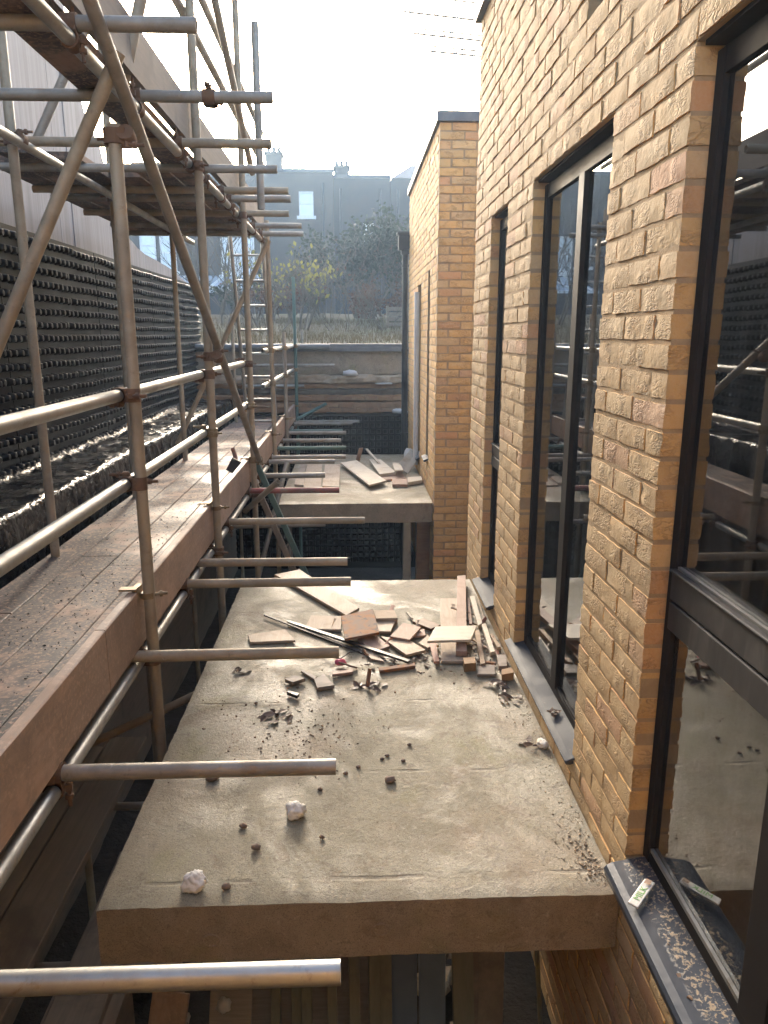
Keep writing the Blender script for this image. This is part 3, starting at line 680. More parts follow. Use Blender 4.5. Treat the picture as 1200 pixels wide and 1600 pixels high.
for y, zt, mt in ((1.35, .7, 'tube_brown'), (2.95, .74, 'tube_brown'), (4.55, 3.3, 'tube_brown'), (6.30, 3.3, 'tube_brown'), (8.10, 1.15, 'tube_brown'), (9.70, .05, 'tube_grey'), (11.5, .85, 'tube_green')):
    s = tube('standard', (XS, y, ZP), (XS+random.uniform(-.01, .01), y, zt), mt); stds.append(s)
    k = int(y*10)
    coupler(s, (XS, y, LZ), (0,0,1), (0,1,0), (-.048,0,0), 'rust', k)
    if y < 7: 
        coupler(s, (XS, y, -.225), (0,0,1), (0,1,0), (-.05,0,0), 'rust', k+1); coupler(s, (XS, y, -.575), (0,0,1), (0,1,0), (-.05,0,0), 'rust' if y < 4 else 'brass', k+2)
    else:
        coupler(s, (XS, y, -.15), (0,0,1), (0,1,0), (-.05,0,0), 'brass', k+1); coupler(s, (XS, y, -.50), (0,0,1), (0,1,0), (-.05,0,0), 'brass', k+2)
    # toe board clip: strap round the pole with bolt
    c = MB(); c.tube((XS, y, -1.06), (XS, y, -1.035), .029, 14); c.bb(XS-.052, XS-.03, y-.045, y+.03, -1.062, -1.008); c.bb(XS-.10, XS-.03, y-.06, y-.02, -1.012, -1.004); c.tube((XS+.02, y, -1.047), (XS+.075, y+.02, -1.047), .007, 8); c.tube((XS+.045, y+.01, -1.047), (XS+.057, y+.013, -1.047), .014, 6)
    c.build('clip', 'brass', s)
    if zt > 2: coupler(s, (XS, y, .93), (0,0,1), (0,1,0), (-.05,0,0), 'rust', k+3)
for y, zt in ((2.5, 3.2), (4.10, 3.2), (5.70, 3.0), (7.45, 1.1), (9.1, .3), (10.8, .3)):
    s = tube('standard', (XB, y, ZP), (XB+.012, y, zt), 'tube_brown'); coupler(s, (XB, y, LZ), (0,0,1), (0,1,0), (.048,0,0), 'rust', int(y*7))
    if zt > 1: coupler(s, (XB, y, .955), (0,0,1), (0,1,0), (.05,0,0), 'rust', int(y*9))
s = tube('standard', (XS+.05, 12.2, ZP), (XS+.05, 12.2, .1), 'tube_grey')
tube('guard_rail', (XS-.05, .3, -.225), (XS-.05, 6.42, -.225), 'galv'); tube('guard_rail', (XS-.05, .3, -.575), (XS-.05, 6.42, -.575), 'galv')
tube('guard_rail', (XS-.05, 7.7, -.15), (XS-.05, 11.8, -.15), 'galv'); tube('guard_rail', (XS-.05, 7.6, -.50), (XS-.05, 11.8, -.50), 'galv')
tube('guard_rail', (-1.65, 11.62, -.44), (-.28, 11.62, -.44), 'tube_grey'); tube('guard_rail', (-1.65, 11.58, -.75), (-.75, 11.58, -.75), 'galv')
tube('ledger', (XS-.048, .4, LZ), (XS-.048, 12.3, LZ), 'galv'); tube('ledger', (XB+.048, .4, LZ), (XB+.048, 12.3, LZ), 'tube_grey')
TR = [(1.267,-.037,'galv'),(2.023,-.063,'tube_grey'),(2.86,-.068,'tube_brown'),(3.766,-.021,'tube_brown'),(4.137,-.042,'tube_brown'),(5.118,.076,'tube_brown'),(6.183,-.125,'tube_red'),(6.874,-.27,'tube_grey'),(7.675,-.2,'tube_grey'),(7.965,-.086,'tube_grey'),(8.625,-.085,'tube_green'),(9.285,-.155,'tube_grey'),(10.04,-.097,'tube_grey'),(10.25,-.15,'tube_green'),(11.1,-.01,'tube_grey'),(11.4,.095,'tube_grey')]
for i, (y, x, mt) in enumerate(TR):
    s = tube('transom', (-1.80, y+random.uniform(-.02, .02), DZ), (x, y, DZ+random.uniform(-.003, .003)), mt)
    if i % 2 == 1 or i > 4: coupler(s, (XS-.048, y, DZ), (1,0,0), (0,1,0), (0,0,-.048), 'rust', i)
tube('transom', (-.83, 11.0, -1.20), (-.42, 11.5, -1.02), 'tube_green')
# braces
tube('brace', (XS+.055, 1.95, 1.40), (XS+.055, 6.34, -1.06), 'tube_grey'); tube('brace', (-1.80, 2.895, -.92), (-.80, 2.895, .955), 'tube_brown'); tube('brace', (-1.80, 7.6, -1.08), (-.80, 7.6, .90), 'tube_brown')
coupler(stds[2], (XS, 4.55, -.12), (0,0,1), (0,.87,-.49), (.052,0,0), 'rust', 91); coupler(stds[3], (XS, 6.3, -1.03), (0,0,1), (0,.87,-.49), (.052,0,0), 'brass', 92); coupler(stds[1], (XS, 2.95, .70), (0,0,1), (0,.87,-.49), (.052,0,0), 'rust', 93)
# upper lift
UZ = .99
for i, (y, x0, x, mt) in enumerate(((1.9,-1.5,-.55,'tube_grey'),(2.75,-2.2,-.50,'tube_grey'),(3.50,-2.2,-.33,'tube_grey'),(4.286,-1.85,-.42,'tube_brown'),(4.902,-2.1,-.45,'tube_grey'),(5.595,-2.2,-.44,'tube_brown'),(5.918,-2.2,-.45,'tube_grey'),(6.595,-2.2,-.52,'tube_brown'),(7.29,-2.2,-.46,'tube_grey'),(7.86,-2.25,-.48,'tube_grey'))):
    s = tube('transom', (x0, y, UZ), (x, y, UZ), mt); coupler(s, (XS-.05, y, UZ), (1,0,0), (0,1,0), (0,0,-.05), 'rust', 40+i)
tube('ledger', (XS-.05, 1.2, UZ-.05), (XS-.05, 8.3, UZ-.05), 'galv'); tube('ledger', (XB+.05, 2.0, UZ-.05), (XB+.05, 8.2, UZ-.05), 'galv')
tube('guard_rail', (XS-.05, 3.2, 2.02), (XS-.05, 8.3, 2.02), 'tube_grey'); tube('guard_rail', (XS-.05, 3.2, 1.72), (XS-.05, 8.3, 1.72), 'tube_grey')
tube('brace', (XS+.05, 3.0, 2.9), (XS+.05, 6.6, 1.3), 'tube_grey'); tube('brace', (-1.75, 2.95, 2.6), (-.83, 2.95, .95), 'tube_brown'); tube('brace', (-1.75, 4.50, 1.0), (-.75, 4.50, 2.75), 'tube_grey')
tube('standard', (-.60, 5.3, .82), (-.60, 5.3, 1.93), 'tube_grey'); tube('brace', (-.95, 3.45, 1.0), (-.72, 3.45, 1.75), 'tube_brown')
coupler(sc, (-.60, 3.50, UZ), (1,0,0), (0,0,1), (0,.04,0), 'rust', 77)
# toe boards are clipped to the standards
def board(mb, x0, x1, y0, y1, z0, z1, sag=.0):
    n_ = 14; vs = []
    for i in range(n_+1):
        y = y0+(y1-y0)*i/n_; a = .0025*fbm(y*3, x0*7, z0)
        for x, z in ((x0, z0), (x1, z0), (x1, z1-.004), (x1-.005, z1), (x0+.005, z1), (x0, z1-.004)): vs.append((x+.002*fbm(y*9, x*5, z), y, z+a))
    fs = [(i*6+k, i*6+(k+1) % 6, (i+1)*6+(k+1) % 6, (i+1)*6+k) for i in range(n_) for k in range(6)]+[tuple(range(6))[::-1], tuple(n_*6+k for k in range(6))]
    mb.add(vs, [f[::-1] for f in fs])
for y0, y1 in ((.3, 2.50), (2.506, 6.26), (6.45, 8.3), (8.32, 12.0)):
    q = MB(); board(q, XS-.070, XS-.030, y0, y1, -1.254, -1.02); q.build('toe_board', 'toe', sc)
for y0, y1 in ((1.6, 4.52), (4.53, 8.1)):
    q = MB(); board(q, XS-.075, XS-.035, y0, y1, 1.052, 1.275); q.build('toe_board', 'old_timber', sc)
# ------------------------------------------------------------------ scaffold boards (each lifts off)
where = ['next to the toe board', 'second from the toe board', 'third from the toe board', 'furthest from the toe board']
runs = [[(.3,3.55),(3.56,7.45),(7.46,11.9)], [(.3,2.62),(2.63,6.5),(6.51,11.9)], [(.3,4.28),(4.29,8.2),(8.21,11.9)], [(.3,3.2),(3.21,7.1),(7.11,11.9)]]
runs[0] = [(.3,3.92),(3.93,7.3),(7.31,11.9)]; runs[1] = [(.3,3.90),(3.905,7.32),(7.33,11.9)]; runs[2] = [(.3,4.08),(4.09,7.9),(7.91,11.9)]
seg_n = ['near end of the walkway', 'middle of the walkway', 'far end of the walkway']
for b_ in range(4):
    x1 = -.936-b_*.205
    for k, (y0, y1) in enumerate(runs[b_]):
        q = MB(); dz = random.uniform(-.0015, .0025); board(q, x1-.200, x1, y0, y1, -1.2545, -1.2165+dz)
        tag(q.build('scaffold_board', 'deck'), f'dirty scaffold board {where[b_]} at the {seg_n[k]}', 'board', 'walkway boards')
ub = [(-.95,-1.15,1.0,8.1),(-1.16,-1.37,5.05,8.08),(-1.38,-1.59,5.3,8.12),(-1.60,-1.80,4.8,8.06),(-1.81,-2.02,4.65,8.1),(-2.03,-2.2,4.9,8.05)]
nm_ = ['longest upper scaffold board nearest the upper toe board', 'upper scaffold board beside the longest one', 'third upper scaffold board from the upper toe board', 'fourth upper scaffold board from the upper toe board', 'fifth upper scaffold board from the upper toe board', 'upper scaffold board closest to the grey boarded wall']
for (a, b, c, d), l in zip(ub, nm_):
    q = MB(); board(q, b, a, c, d, 1.0165, 1.055); tag(q.build('scaffold_board', 'deck'), l+' seen from below', 'board', 'upper scaffold boards')
# ladder
ld = thing('ladder', 'aluminium ladder standing on the far end of the walkway', 'ladder', (-1.18, 9.4, -1.215))
for dx in (-.18, .18):
    q = MB(); q.path([(-1.16+dx, 9.5, -1.213), (-1.215+dx, 9.0, 1.35)], .022, 10); q.build('rail', 'galv', ld)
for i in range(9):
    t_ = (.16+i*.28)/2.56; c = V(-1.16, 9.5, -1.213).lerp(V(-1.215, 9.0, 1.35), t_); q = MB(); q.tube(c-V(.18,0,0), c+V(.18,0,0), .014, 10); q.build('rung', 'galv', ld)
# loose tubes and beams below the walkway
gb = thing('ladder_beam', 'green and brown lattice beam hanging diagonally below the walkway edge', 'beam', (-.55, 6.62, -2.9))
d_ = V(-.20, 6.62, -2.82)-V(-.875, 6.62, -1.11)
for off, mt in ((0, 'tube_green'), (-.085, 'old_timber')):
    q = MB(); a = V(-.875, 6.62, -1.11)+V(off, 0, off*.3); 
    rot = d_.to_track_quat('Z', 'Y').to_matrix(); q.box(a+d_*.5, (.05, .05, d_.length), rot); q.build('chord', mt, gb, bevel=.004)
for i in range(6):
    q = MB(); c = V(-.875, 6.62, -1.11)+d_*(.12+i*.16); q.tube(c+V(-.062,0,-.04), c+V(-.022,0,.0), .008, 8); q.build('strut', 'galv', gb)
tag(tube('tube_stub', (-.935, 6.2, -1.462), (-.62, 5.98, -1.16), 'tube_brown', None), 'short rusty brown tube stub poking up below the walkway edge', 'tube')
tag(tube('scaffold_tube', (-.655, 7.22, -1.21), (-1.10, 6.75, -2.9), 'galv', None), 'silver tube slanting down into the pit with a greenish top end', 'tube')
tag(tube('scaffold_tube', (-1.7, 6.9, -1.78), (-.28, 6.9, -1.76), 'tube_grey', None), 'grey tube running level below the far slab front edge', 'tube')
tag(tube('support_prop', (-.64, 7.0, ZP), (-.64, 7.0, -1.79), 'galv', None, .016), 'thin adjustable steel prop standing left under the far slab', 'prop')
tag(tube('scaffold_tube', (-1.6, 3.9, -2.32), (-.62, 4.4, -2.05), 'tube_brown', None), 'brown tube crossing in the dark gap left of the near slab', 'tube')
# orange handled tool on the boards
tl = thing('hand_tool', 'small orange-handled tool leaning on the toe board beside a pole', 'tool', (-.99, 6.25, -1.2))
q = MB(); q.tube((-.985, 6.28, -1.10), (-1.03, 6.31, -.93), .018, 10); q.build('handle', 'tube_red', tl)
q = MB(); q.box((-1.0, 6.15, -1.06), (.09, .012, .12), Matrix.Rotation(.5, 3, 'Y')); q.build('blade', 'dark_metal', tl)
# lattice beams high above the brick wall
for i, (x0, z0, x1, z1, lb) in enumerate(((.582,3.407,1.9,3.29,'topmost of the three'), (.687,3.199,1.9,3.10,'middle of the three'), (.878,3.028,1.9,2.95,'lowest of the three'))):
    lt = thing('lattice_beam', lb+' thin lattice beams crossing the white sky by the wall', 'beam', (1.2, 9, z0-.2), 'lattice beams in the sky')
    h = .165 if i == 0 else .05
    q = MB(); q.tube((x0, 9, z0), (x1, 9, z1), .011, 8); q.build('chord', 'tube_grey', lt); q = MB(); q.tube((x0, 9.0, z0+h), (x1, 9.0, z1+h), .009, 8); q.build('chord', 'tube_grey', lt)
    for k in range(5 if i == 0 else 3):
        f0 = .05+k*.2; a = V(x0,9,z0).lerp(V(x1,9,z1), f0); b = V(x0,9,z0+h).lerp(V(x1,9,z1+h), f0+(.12 if k % 2 else 0)); q = MB(); q.tube(a, b, .007, 6); q.build('strut', 'tube_grey', lt)
lt_p = MB(); lt_p.tube((1.95, 9, -.5), (1.95, 9, 4.4), .024, 10); tag(lt_p.build('scaffold_pole', 'tube_grey'), 'scaffold pole behind the brick block that carries the lattice beams', 'pole')
# ================================================================== pit contents
def plank(name, label, p0, p1, wd, th, mat, cat, roll=0.0, group=None):
    p0 = V(*p0); p1 = V(*p1); d = p1-p0; q = MB(); rot = d.to_track_quat('Z', 'Y').to_matrix() @ Matrix.Rotation(roll, 3, 'Z')
    q.box((p0+p1)/2, (wd, th, d.length), rot); return tag(q.build(name, mat, bevel=.003), label, cat, group)
pc = [(-.40,.045,'post_timber','slim pale stud'),(-.30,.05,'post_timber','short pale stud'),(-.25,.05,'post_timber','pale stud'),(-.12,.045,'post_timber','leaning pale stud'),(-.02,.05,'post_timber','tall pale stud'),(.08,.06,'post_timber','tallest pale stud'),(.13,.055,'post_timber','double pale stud'),(.52,.07,'old_timber','grey old stud')]
ords = ['furthest left','second from the left','third from the left','fourth from the left','fifth from the left','sixth from the left','seventh from the left','furthest right']
for i, (x, wd, mt, l) in enumerate(pc):
    hgt = [-2.75,-2.95,-2.72,-2.55,-2.35,-2.15,-2.15,-2.35][i]
    plank('timber_stud', f'{l} leaning in the pit under the near slab, {ords[i]}', (x*1.0, 2.75, ZP+.02), (x*1.02+random.uniform(-.02,.02), 2.98, hgt), wd, .045, mt, 'timber', random.uniform(-.1,.1), 'studs leaning in the pit')
plank('wood_board', 'wide brown board lying behind the leaning studs in the pit', (-.25, 3.03, ZP+.05), (-.25, 3.16, -2.68), .62, .018, 'greywood', 'board')
plank('grey_panel', 'left one of two tall blue grey panels leaning under the near slab', (.215, 2.80, ZP+.02), (.21, 3.0, -2.0), .125, .03, 'panel_blue', 'panel')
plank('grey_panel', 'right one of two tall blue grey panels leaning under the near slab', (.35, 2.80, ZP+.02), (.345, 3.0, -2.0), .125, .03, 'panel_blue', 'panel')
plank('wood_board', 'short pale board beside the blue grey panels in the pit', (.50, 2.70, ZP+.02), (.475, 2.85, -2.62), .10, .02, 'post_timber', 'board')
plank('wood_board', 'wide weathered board near the brick wall in the pit', (.60, 2.78, ZP+.02), (.63, 3.0, -2.1), .15, .025, 'old_timber', 'board')
plank('wood_board', 'thin strip leaning on the brick wall below the slab', (.78, 2.55, -2.9), (.70, 2.6, -1.86), .03, .012, 'post_timber', 'board')
plank('wood_board', 'pale square board lying in the pit below the bottom scaffold tube', (-.62, 2.62, ZP+.06), (-.60, 2.95, -2.95), .20, .018, 'greywood', 'board')
plank('wood_board', 'orange brown board lying in the pit at bottom left', (-.95, 2.55, ZP+.06), (-.88, 2.9, -3.0), .18, .018, 'toe', 'board')
lump('paper_scrap', 'white paper scrap caught on timber in the pit', 'scrap', (.455, 2.77, -2.62), (.035, .02, .05), 'white_bag', 31)
lump('paper_scrap', 'white paper scrap lying below the bottom scaffold tube', 'scrap', (-.60, 2.72, -2.93), (.03, .02, .05), 'white_bag', 35)
# lower boards left of the slab
lows = [(-1.30,-1.52,1.6,4.2,-2.42,'lower scaffold board nearest the slab in the dark gap'),(-1.53,-1.75,1.6,4.1,-2.42,'lower scaffold board under the walkway in the dark gap'),(-1.02,-1.24,2.0,3.4,-2.62,'short lower board end beside the near slab')]
for a, b, c, d, z, l in lows:
    q = MB(); board(q, b, a, c, d, z-.04, z); tag(q.build('scaffold_board', 'old_timber'), l, 'board', 'lower boards')
plank('trestle_block', 'dark timber trestle block below the lower boards', (-1.12, 2.5, -3.3), (-1.12, 2.5, -2.665), .3, .3, 'old_timber', 'trestle')
for y in (1.7, 2.75, 3.9): tag(tube('scaffold_tube', (-1.9, y, -2.70), (-.80, y, -2.70), 'tube_grey', None), {1.7:'nearest dark tube under the lower boards', 2.75:'middle dark tube under the lower boards', 3.9:'furthest dark tube under the lower boards'}[y], 'tube', 'tubes under the lower boards')
m = MB(); m.bb(-1.92, -1.90, -1, 12, ZP, -1.42); tag(m.build('lining_board', 'old_timber'), 'dark lining board below the ledge behind the walkway', 'panel')
# ================================================================== rubble on the slabs
DEBRIS=[
 ('wood_plank', 'long pale plank overhanging the far edge of the near slab', 'ply', [(-0.053, 4.133), (0.028, 4.257), (-0.392, 5.037), (-0.557, 4.928)], -1.634, 0.018),
 ('floor_tile', 'pale rectangular tile lying left of the rust-stained tile', 'ply', [(-0.287, 3.95), (-0.08, 3.932), (-0.083, 4.139), (-0.259, 4.157)], -1.636, 0.014),
 ('floor_tile', 'rust-stained brown square tile on top of the pile', 'rust', [(-0.059, 3.704), (0.129, 3.776), (0.106, 4.095), (-0.081, 4.002)], -1.59, 0.014),
 ('wood_offcut', 'striped timber offcut behind the rust-stained tile', 'timber', [(0.123, 4.039), (0.247, 4.044), (0.239, 4.168), (0.112, 4.173)], -1.632, 0.03),
 ('floor_tile', 'wet pale tile half hidden right of the rust-stained tile', 'ply', [(0.125, 3.886), (0.201, 3.883), (0.241, 4.074), (0.113, 4.08)], -1.636, 0.014),
 ('floor_tile', 'pinkish diamond-turned tile in the middle of the pile', 'pink', [(0.189, 3.78), (0.294, 3.731), (0.372, 3.9), (0.272, 3.971)], -1.618, 0.013),
 ('floor_tile', 'dark brown tile furthest back in the middle of the pile', 'brown', [(0.331, 4.021), (0.431, 3.91), (0.489, 3.965), (0.395, 4.068)], -1.634, 0.016),
 ('floor_tile', 'small pinkish tile peeping out beneath the diamond-turned tile', 'pink', [(0.318, 3.81), (0.391, 3.834), (0.393, 3.927), (0.344, 3.91)], -1.636, 0.012),
 ('floor_tile', 'large pale tile at the front of the pile with thick dark edge', 'ply', [(0.261, 3.56), (0.374, 3.619), (0.296, 3.758), (0.138, 3.826)], -1.636, 0.016),
 ('floor_tile', 'pale tile at the front of the pile under the rust-stained tile', 'pink', [(0.096, 3.619), (0.188, 3.69), (0.12, 3.841), (0.013, 3.8)], -1.636, 0.014),
 ('floor_tile', 'cream white tile lying across the stacked planks by the wall', 'cream', [(0.376, 3.585), (0.603, 3.593), (0.671, 3.783), (0.441, 3.775)], -1.565, 0.014),
 ('floor_tile', 'small pale tile tucked under the cream white tile', 'ply', [(0.384, 3.652), (0.45, 3.691), (0.401, 3.824), (0.346, 3.721)], -1.634, 0.014),
 ('wood_board', 'wide flat pale board under the cream tile and red-edged plank', 'ply', [(0.437, 3.491), (0.565, 3.486), (0.648, 4.423), (0.542, 4.427)], -1.638, 0.014),
 ('wood_plank', 'long pinkish plank with a red edge pointing to the far edge', 'pink', [(0.521, 3.533), (0.574, 3.531), (0.757, 4.775), (0.699, 4.763)], -1.618, 0.03),
 ('wood_offcut', 'short terracotta strip sticking out in front of the cream tile', 'terra', [(0.396, 3.448), (0.426, 3.455), (0.435, 3.712), (0.4, 3.713)], -1.628, 0.014),
 ('wood_batten', 'grey brown batten beside the wide flat board', 'timber', [(0.626, 3.419), (0.656, 3.425), (0.694, 3.866), (0.666, 3.848)], -1.636, 0.028),
 ('wood_offcut', 'long thin pink strip right of the red-edged plank', 'pink', [(0.657, 3.975), (0.675, 3.974), (0.726, 4.4), (0.71, 4.401)], -1.637, 0.02),
 ('plaster_strip', 'broken white strip closest to the far window sill', 'cream', [(0.701, 3.927), (0.733, 3.964), (0.759, 4.427), (0.729, 4.416)], -1.63, 0.02),
 ('plaster_strip', 'broken white strip ending beside the small brown batten', 'cream', [(0.707, 3.559), (0.733, 3.574), (0.751, 3.964), (0.726, 3.945)], -1.63, 0.02),
 ('wood_offcut', 'thin split strip leaning along the wall foot', 'ply', [(0.752, 4.033), (0.762, 4.043), (0.785, 4.46), (0.777, 4.46)], -1.63, 0.012),
 ('wood_block', 'square end block of brown timber in front of the batten', 'block', [(0.54, 3.39), (0.6, 3.402), (0.604, 3.47), (0.548, 3.465)], -1.638, 0.045),
 ('wood_block', 'small cube of brown timber against the wall sill', 'block', [(0.71, 3.272), (0.771, 3.297), (0.771, 3.354), (0.719, 3.335)], -1.638, 0.04),
 ('wood_board', 'dark grey short board lying before the two timber blocks', 'greywood', [(0.599, 3.335), (0.688, 3.331), (0.702, 3.425), (0.612, 3.414)], -1.637, 0.014),
 ('wood_offcut', 'grey weathered offcut beside the wall sill corner', 'greywood', [(0.716, 3.4), (0.763, 3.405), (0.784, 3.543), (0.734, 3.545)], -1.637, 0.022),
 ('wood_batten', 'small brown batten lying by the white strips', 'timber', [(0.753, 3.627), (0.772, 3.634), (0.765, 3.817), (0.745, 3.809)], -1.636, 0.024),
 ('metal_trim', 'long dark metal trim crossing the pile diagonally', 'darkmetal', [(0.264, 3.466), (0.279, 3.488), (-0.389, 4.085), (-0.398, 4.056)], -1.628, 0.012),
 ('metal_trim', 'thin dark metal trim alongside the longer diagonal trim', 'darkmetal', [(0.147, 3.531), (0.161, 3.546), (-0.543, 4.189), (-0.545, 4.168)], -1.638, 0.008),
 ('wood_strip', 'short reddish brown strip in front of the pile', 'rust', [(0.119, 3.389), (0.305, 3.439), (0.301, 3.47), (0.113, 3.425)], -1.638, 0.016),
 ('floor_tile', 'broken brown tile piece nearest the left of the slab rubble', 'greywood', [(-0.3, 3.268), (-0.241, 3.313), (-0.297, 3.35), (-0.34, 3.31)], -1.637, 0.018),
 ('floor_tile', 'broken grey tile piece with a notched corner', 'greywood', [(-0.184, 3.217), (-0.1, 3.239), (-0.157, 3.365), (-0.177, 3.331), (-0.204, 3.311)], -1.637, 0.018),
 ('floor_tile', 'thin sliver of tile between the broken brown and grey pieces', 'greywood', [(-0.202, 3.323), (-0.187, 3.344), (-0.264, 3.425), (-0.276, 3.411)], -1.637, 0.012),
 ('wood_strip', 'short pink-faced strip beside the pink rubber scrap', 'pink', [(-0.112, 3.35), (-0.012, 3.382), (-0.015, 3.418), (-0.117, 3.393)], -1.637, 0.014),
 ('rubber_block', 'small black block in front of the broken tiles', 'darkmetal', [(-0.269, 3.137), (-0.262, 3.161), (-0.315, 3.195), (-0.325, 3.177)], -1.638, 0.016),
 ('floor_tile', 'pale tile alone at the left behind a scaffold tube', 'ply', [(-0.571, 3.772), (-0.33, 3.788), (-0.396, 3.945), (-0.598, 3.871)], -1.636, 0.014),
 ('floor_tile', 'pale tile under the near end of the long diagonal trim', 'ply', [(0.081, 3.548), (0.146, 3.514), (0.1, 3.626), (0.016, 3.696)], -1.639, 0.01),
 ('floor_tile', 'flat pale tile in the left group on the far slab', 'ply', [(-0.557, 8.027), (-0.358, 7.983), (-0.411, 9.48), (-0.601, 9.488)], -1.636, 0.014),
 ('floor_tile', 'flat pale wet tile beside the scaffold tube ends on far slab', 'ply', [(-0.351, 7.983), (-0.161, 7.94), (-0.18, 9.57), (-0.373, 9.578)], -1.636, 0.014),
 ('floor_tile', 'small flat tile at far left of the far slab', 'ply', [(-0.66, 8.095), (-0.558, 8.055), (-0.575, 8.432), (-0.671, 8.436)], -1.636, 0.03),
 ('floor_tile', 'narrow flat tile at the left rear of the far slab', 'greywood', [(-0.682, 8.683), (-0.591, 8.679), (-0.609, 9.489), (-0.684, 9.492)], -1.636, 0.014),
 ('wood_board', 'large pale board tilted on the far slab pile', 'cream', [(0.168, 7.919), (0.368, 8.168), (0.038, 9.593), (-0.169, 9.4)], -1.605, 0.02),
 ('floor_tile', 'pale pieces heap centre tile on the far slab', 'cream', [(0.302, 8.54), (0.505, 8.657), (0.357, 9.601), (0.206, 9.607)], -1.61, 0.03),
 ('floor_tile', 'small pale tile on top of the far slab heap', 'cream', [(0.484, 8.555), (0.584, 8.594), (0.58, 9.138), (0.484, 9.142)], -1.56, 0.014),
 ('wood_offcut', 'short thick offcut at the front of the far slab heap', 'pink', [(0.427, 8.05), (0.598, 8.043), (0.615, 8.383), (0.445, 8.39)], -1.636, 0.03),
 ('wood_offcut', 'short thick offcut nearest the wall on the far slab', 'cream', [(0.609, 8.102), (0.78, 8.246), (0.787, 8.483), (0.624, 8.409)], -1.636, 0.04),
 ('floor_tile', 'dark-edged tile under the far slab heap', 'pink', [(0.348, 8.368), (0.61, 8.516), (0.571, 8.984), (0.29, 8.864)], -1.636, 0.02),
]

mm = {'rust': 'rust_tile', 'darkmetal': 'dark_metal'}
for i, (n_, l, mt, pts, z0, th) in enumerate(DEBRIS):
    q = MB(); rs = random.Random(i); tl_ = rs.uniform(-.05, .05) if th < .02 and len(pts) == 4 and i > 1 else 0
    cx = sum(p[0] for p in pts)/len(pts); cy = sum(p[1] for p in pts)/len(pts)
    zz = lambda x, y: z0+.002+abs(tl_)*.08+tl_*(y-cy)+rs.uniform(0, .0006)
    q.prism([(x+rs.uniform(-.003,.003), y+rs.uniform(-.003,.003), zz(x, y)) for x, y in pts], (0, 0, th))
    o = q.build(n_, mm.get(mt, mt), bevel=.0012); tag(o, l, {'floor_tile':'tile','metal_trim':'trim','wood_block':'block','rubber_block':'block','plaster_strip':'strip','wood_strip':'strip'}.get(n_, 'board'))
plank('wood_offcut', 'brown offcut leaning up at the back of the far slab heap', (.05, 9.75, ZS+.005), (.10, 9.70, ZS+.20), .07, .015, 'pink', 'board')
plank('wood_batten', 'pale strip leaning across the back of the far slab heap', (.36, 9.2, ZS+.03), (.17, 9.6, ZS+.20), .03, .02, 'cream', 'board')
plank('wood_board', 'pale board with red edge leaning on the wall by the slit window', (.56, 8.95, ZS+.04), (.765, 9.25, ZS+.22), .10, .03, 'cream', 'board', .6)
plank('wood_board', 'narrow board leaning on the wall in front of the red-edged one', (.62, 8.75, ZS+.04), (.77, 8.98, ZS+.18), .06, .025, 'cream', 'board', .5)
lump('plastic_bag', 'crumpled clear bag at the foot of the white pipe', 'bag', (.70, 9.3, ZS+.10), (.06, .06, .10), 'white_bag', 51)
lump('foam_lump', 'ragged white foam lump on the front edge of the near slab', 'foam', (-.496, 1.955, ZS+.003), (.034, .030, .032), 'foam', 3, 44, None, .9, 6)
lump('foam_lump', 'yellowish white foam lump standing alone on the near slab', 'foam', (-.214, 2.29, ZS+.003), (.032, .028, .030), 'foam', 12, 40, None, .7, 6)
lump('foam_lump', 'small crumbly foam lump beside the sill at the wall foot', 'foam', (.762, 2.70, ZS+.003), (.02, .03, .016), 'foam', 22, 30, None, .8, 6)
lump('rubber_scrap', 'bright pink rubber scrap among broken tiles', 'scrap', (-.077, 3.49, ZS+.012), (.032, .022, .02), 'pink_rubber', 7, 14, None, .2)
ST = [(.127,2.477,.017,'largest dark stone in the middle of the near slab'),(-.333,2.12,.012,'small grey stone in front of the yellowish foam lump'),(-.39,2.233,.011,'small stone left of the yellowish foam lump'),(-.40,1.945,.012,'flat pebble beside the ragged white foam'),(-.545,2.522,.02,'flat stone below the second scaffold tube')]
for x, y, s_, l in ST: lump('stone', l, 'stone', (x, y, ZS+.002), (s_*1.3, s_, s_*.9), 'stone', x*9+y, 10)
for x, y in ((.102,2.63),(.185,2.613),(.123,2.652),(.007,2.576),(-.042,2.535),(-.278,3.262),(-.457,3.111),(.219,2.729),(-.136,2.436),(-.118,2.166)):
    lump('stone', 'small brown pebble lying loose on the near slab', 'stone', (x, y, ZS+.001), (.010, .008, .007), 'stone', x*31+y, 8, 'pebbles on the near slab')
def leaf_heap(name, label, c, rad, nlf, size, mat, cat='leaves', lift=.03):
    q = MB(); rs = random.Random(int(abs(c[0]*1000+c[1]*77)))
    for i in range(nlf):
        a = rs.uniform(0, 6.28); r_ = rad*math.sqrt(rs.random()); p = V(c[0]+r_*math.cos(a), c[1]+r_*.7*math.sin(a), c[2]+.004+lift*rs.random()*(1-r_/rad))
        t1 = V(math.cos(a*3), math.sin(a*3), rs.uniform(-.35, .35)).normalized()*size*rs.uniform(.6, 1.2); t2 = t1.cross(V(rs.uniform(-.4,.4), rs.uniform(-.4,.4), 1)).normalized()*size*.45*rs.uniform(.6, 1.1); up = V(0,0,size*rs.uniform(.0,.16))
        pts = [p-t1, p-t1*.3+t2+up, p+t1*.4+t2*.8+up, p+t1, p+t1*.3-t2*.9+up*.6, p-t1*.4-t2+up]
        for k in pts: k.z = max(k.z, c[2]+.002)
        q.add(pts+[p+up*.2], [(k, (k+1) % 6, 6) for k in range(6)])
    return tag(q.build(name, mat), label, cat)
leaf_heap('dead_leaves', 'dark curled dead leaves left of centre on near slab', (-.35, 2.98, ZS), .075, 16, .032, 'dead_leaf')
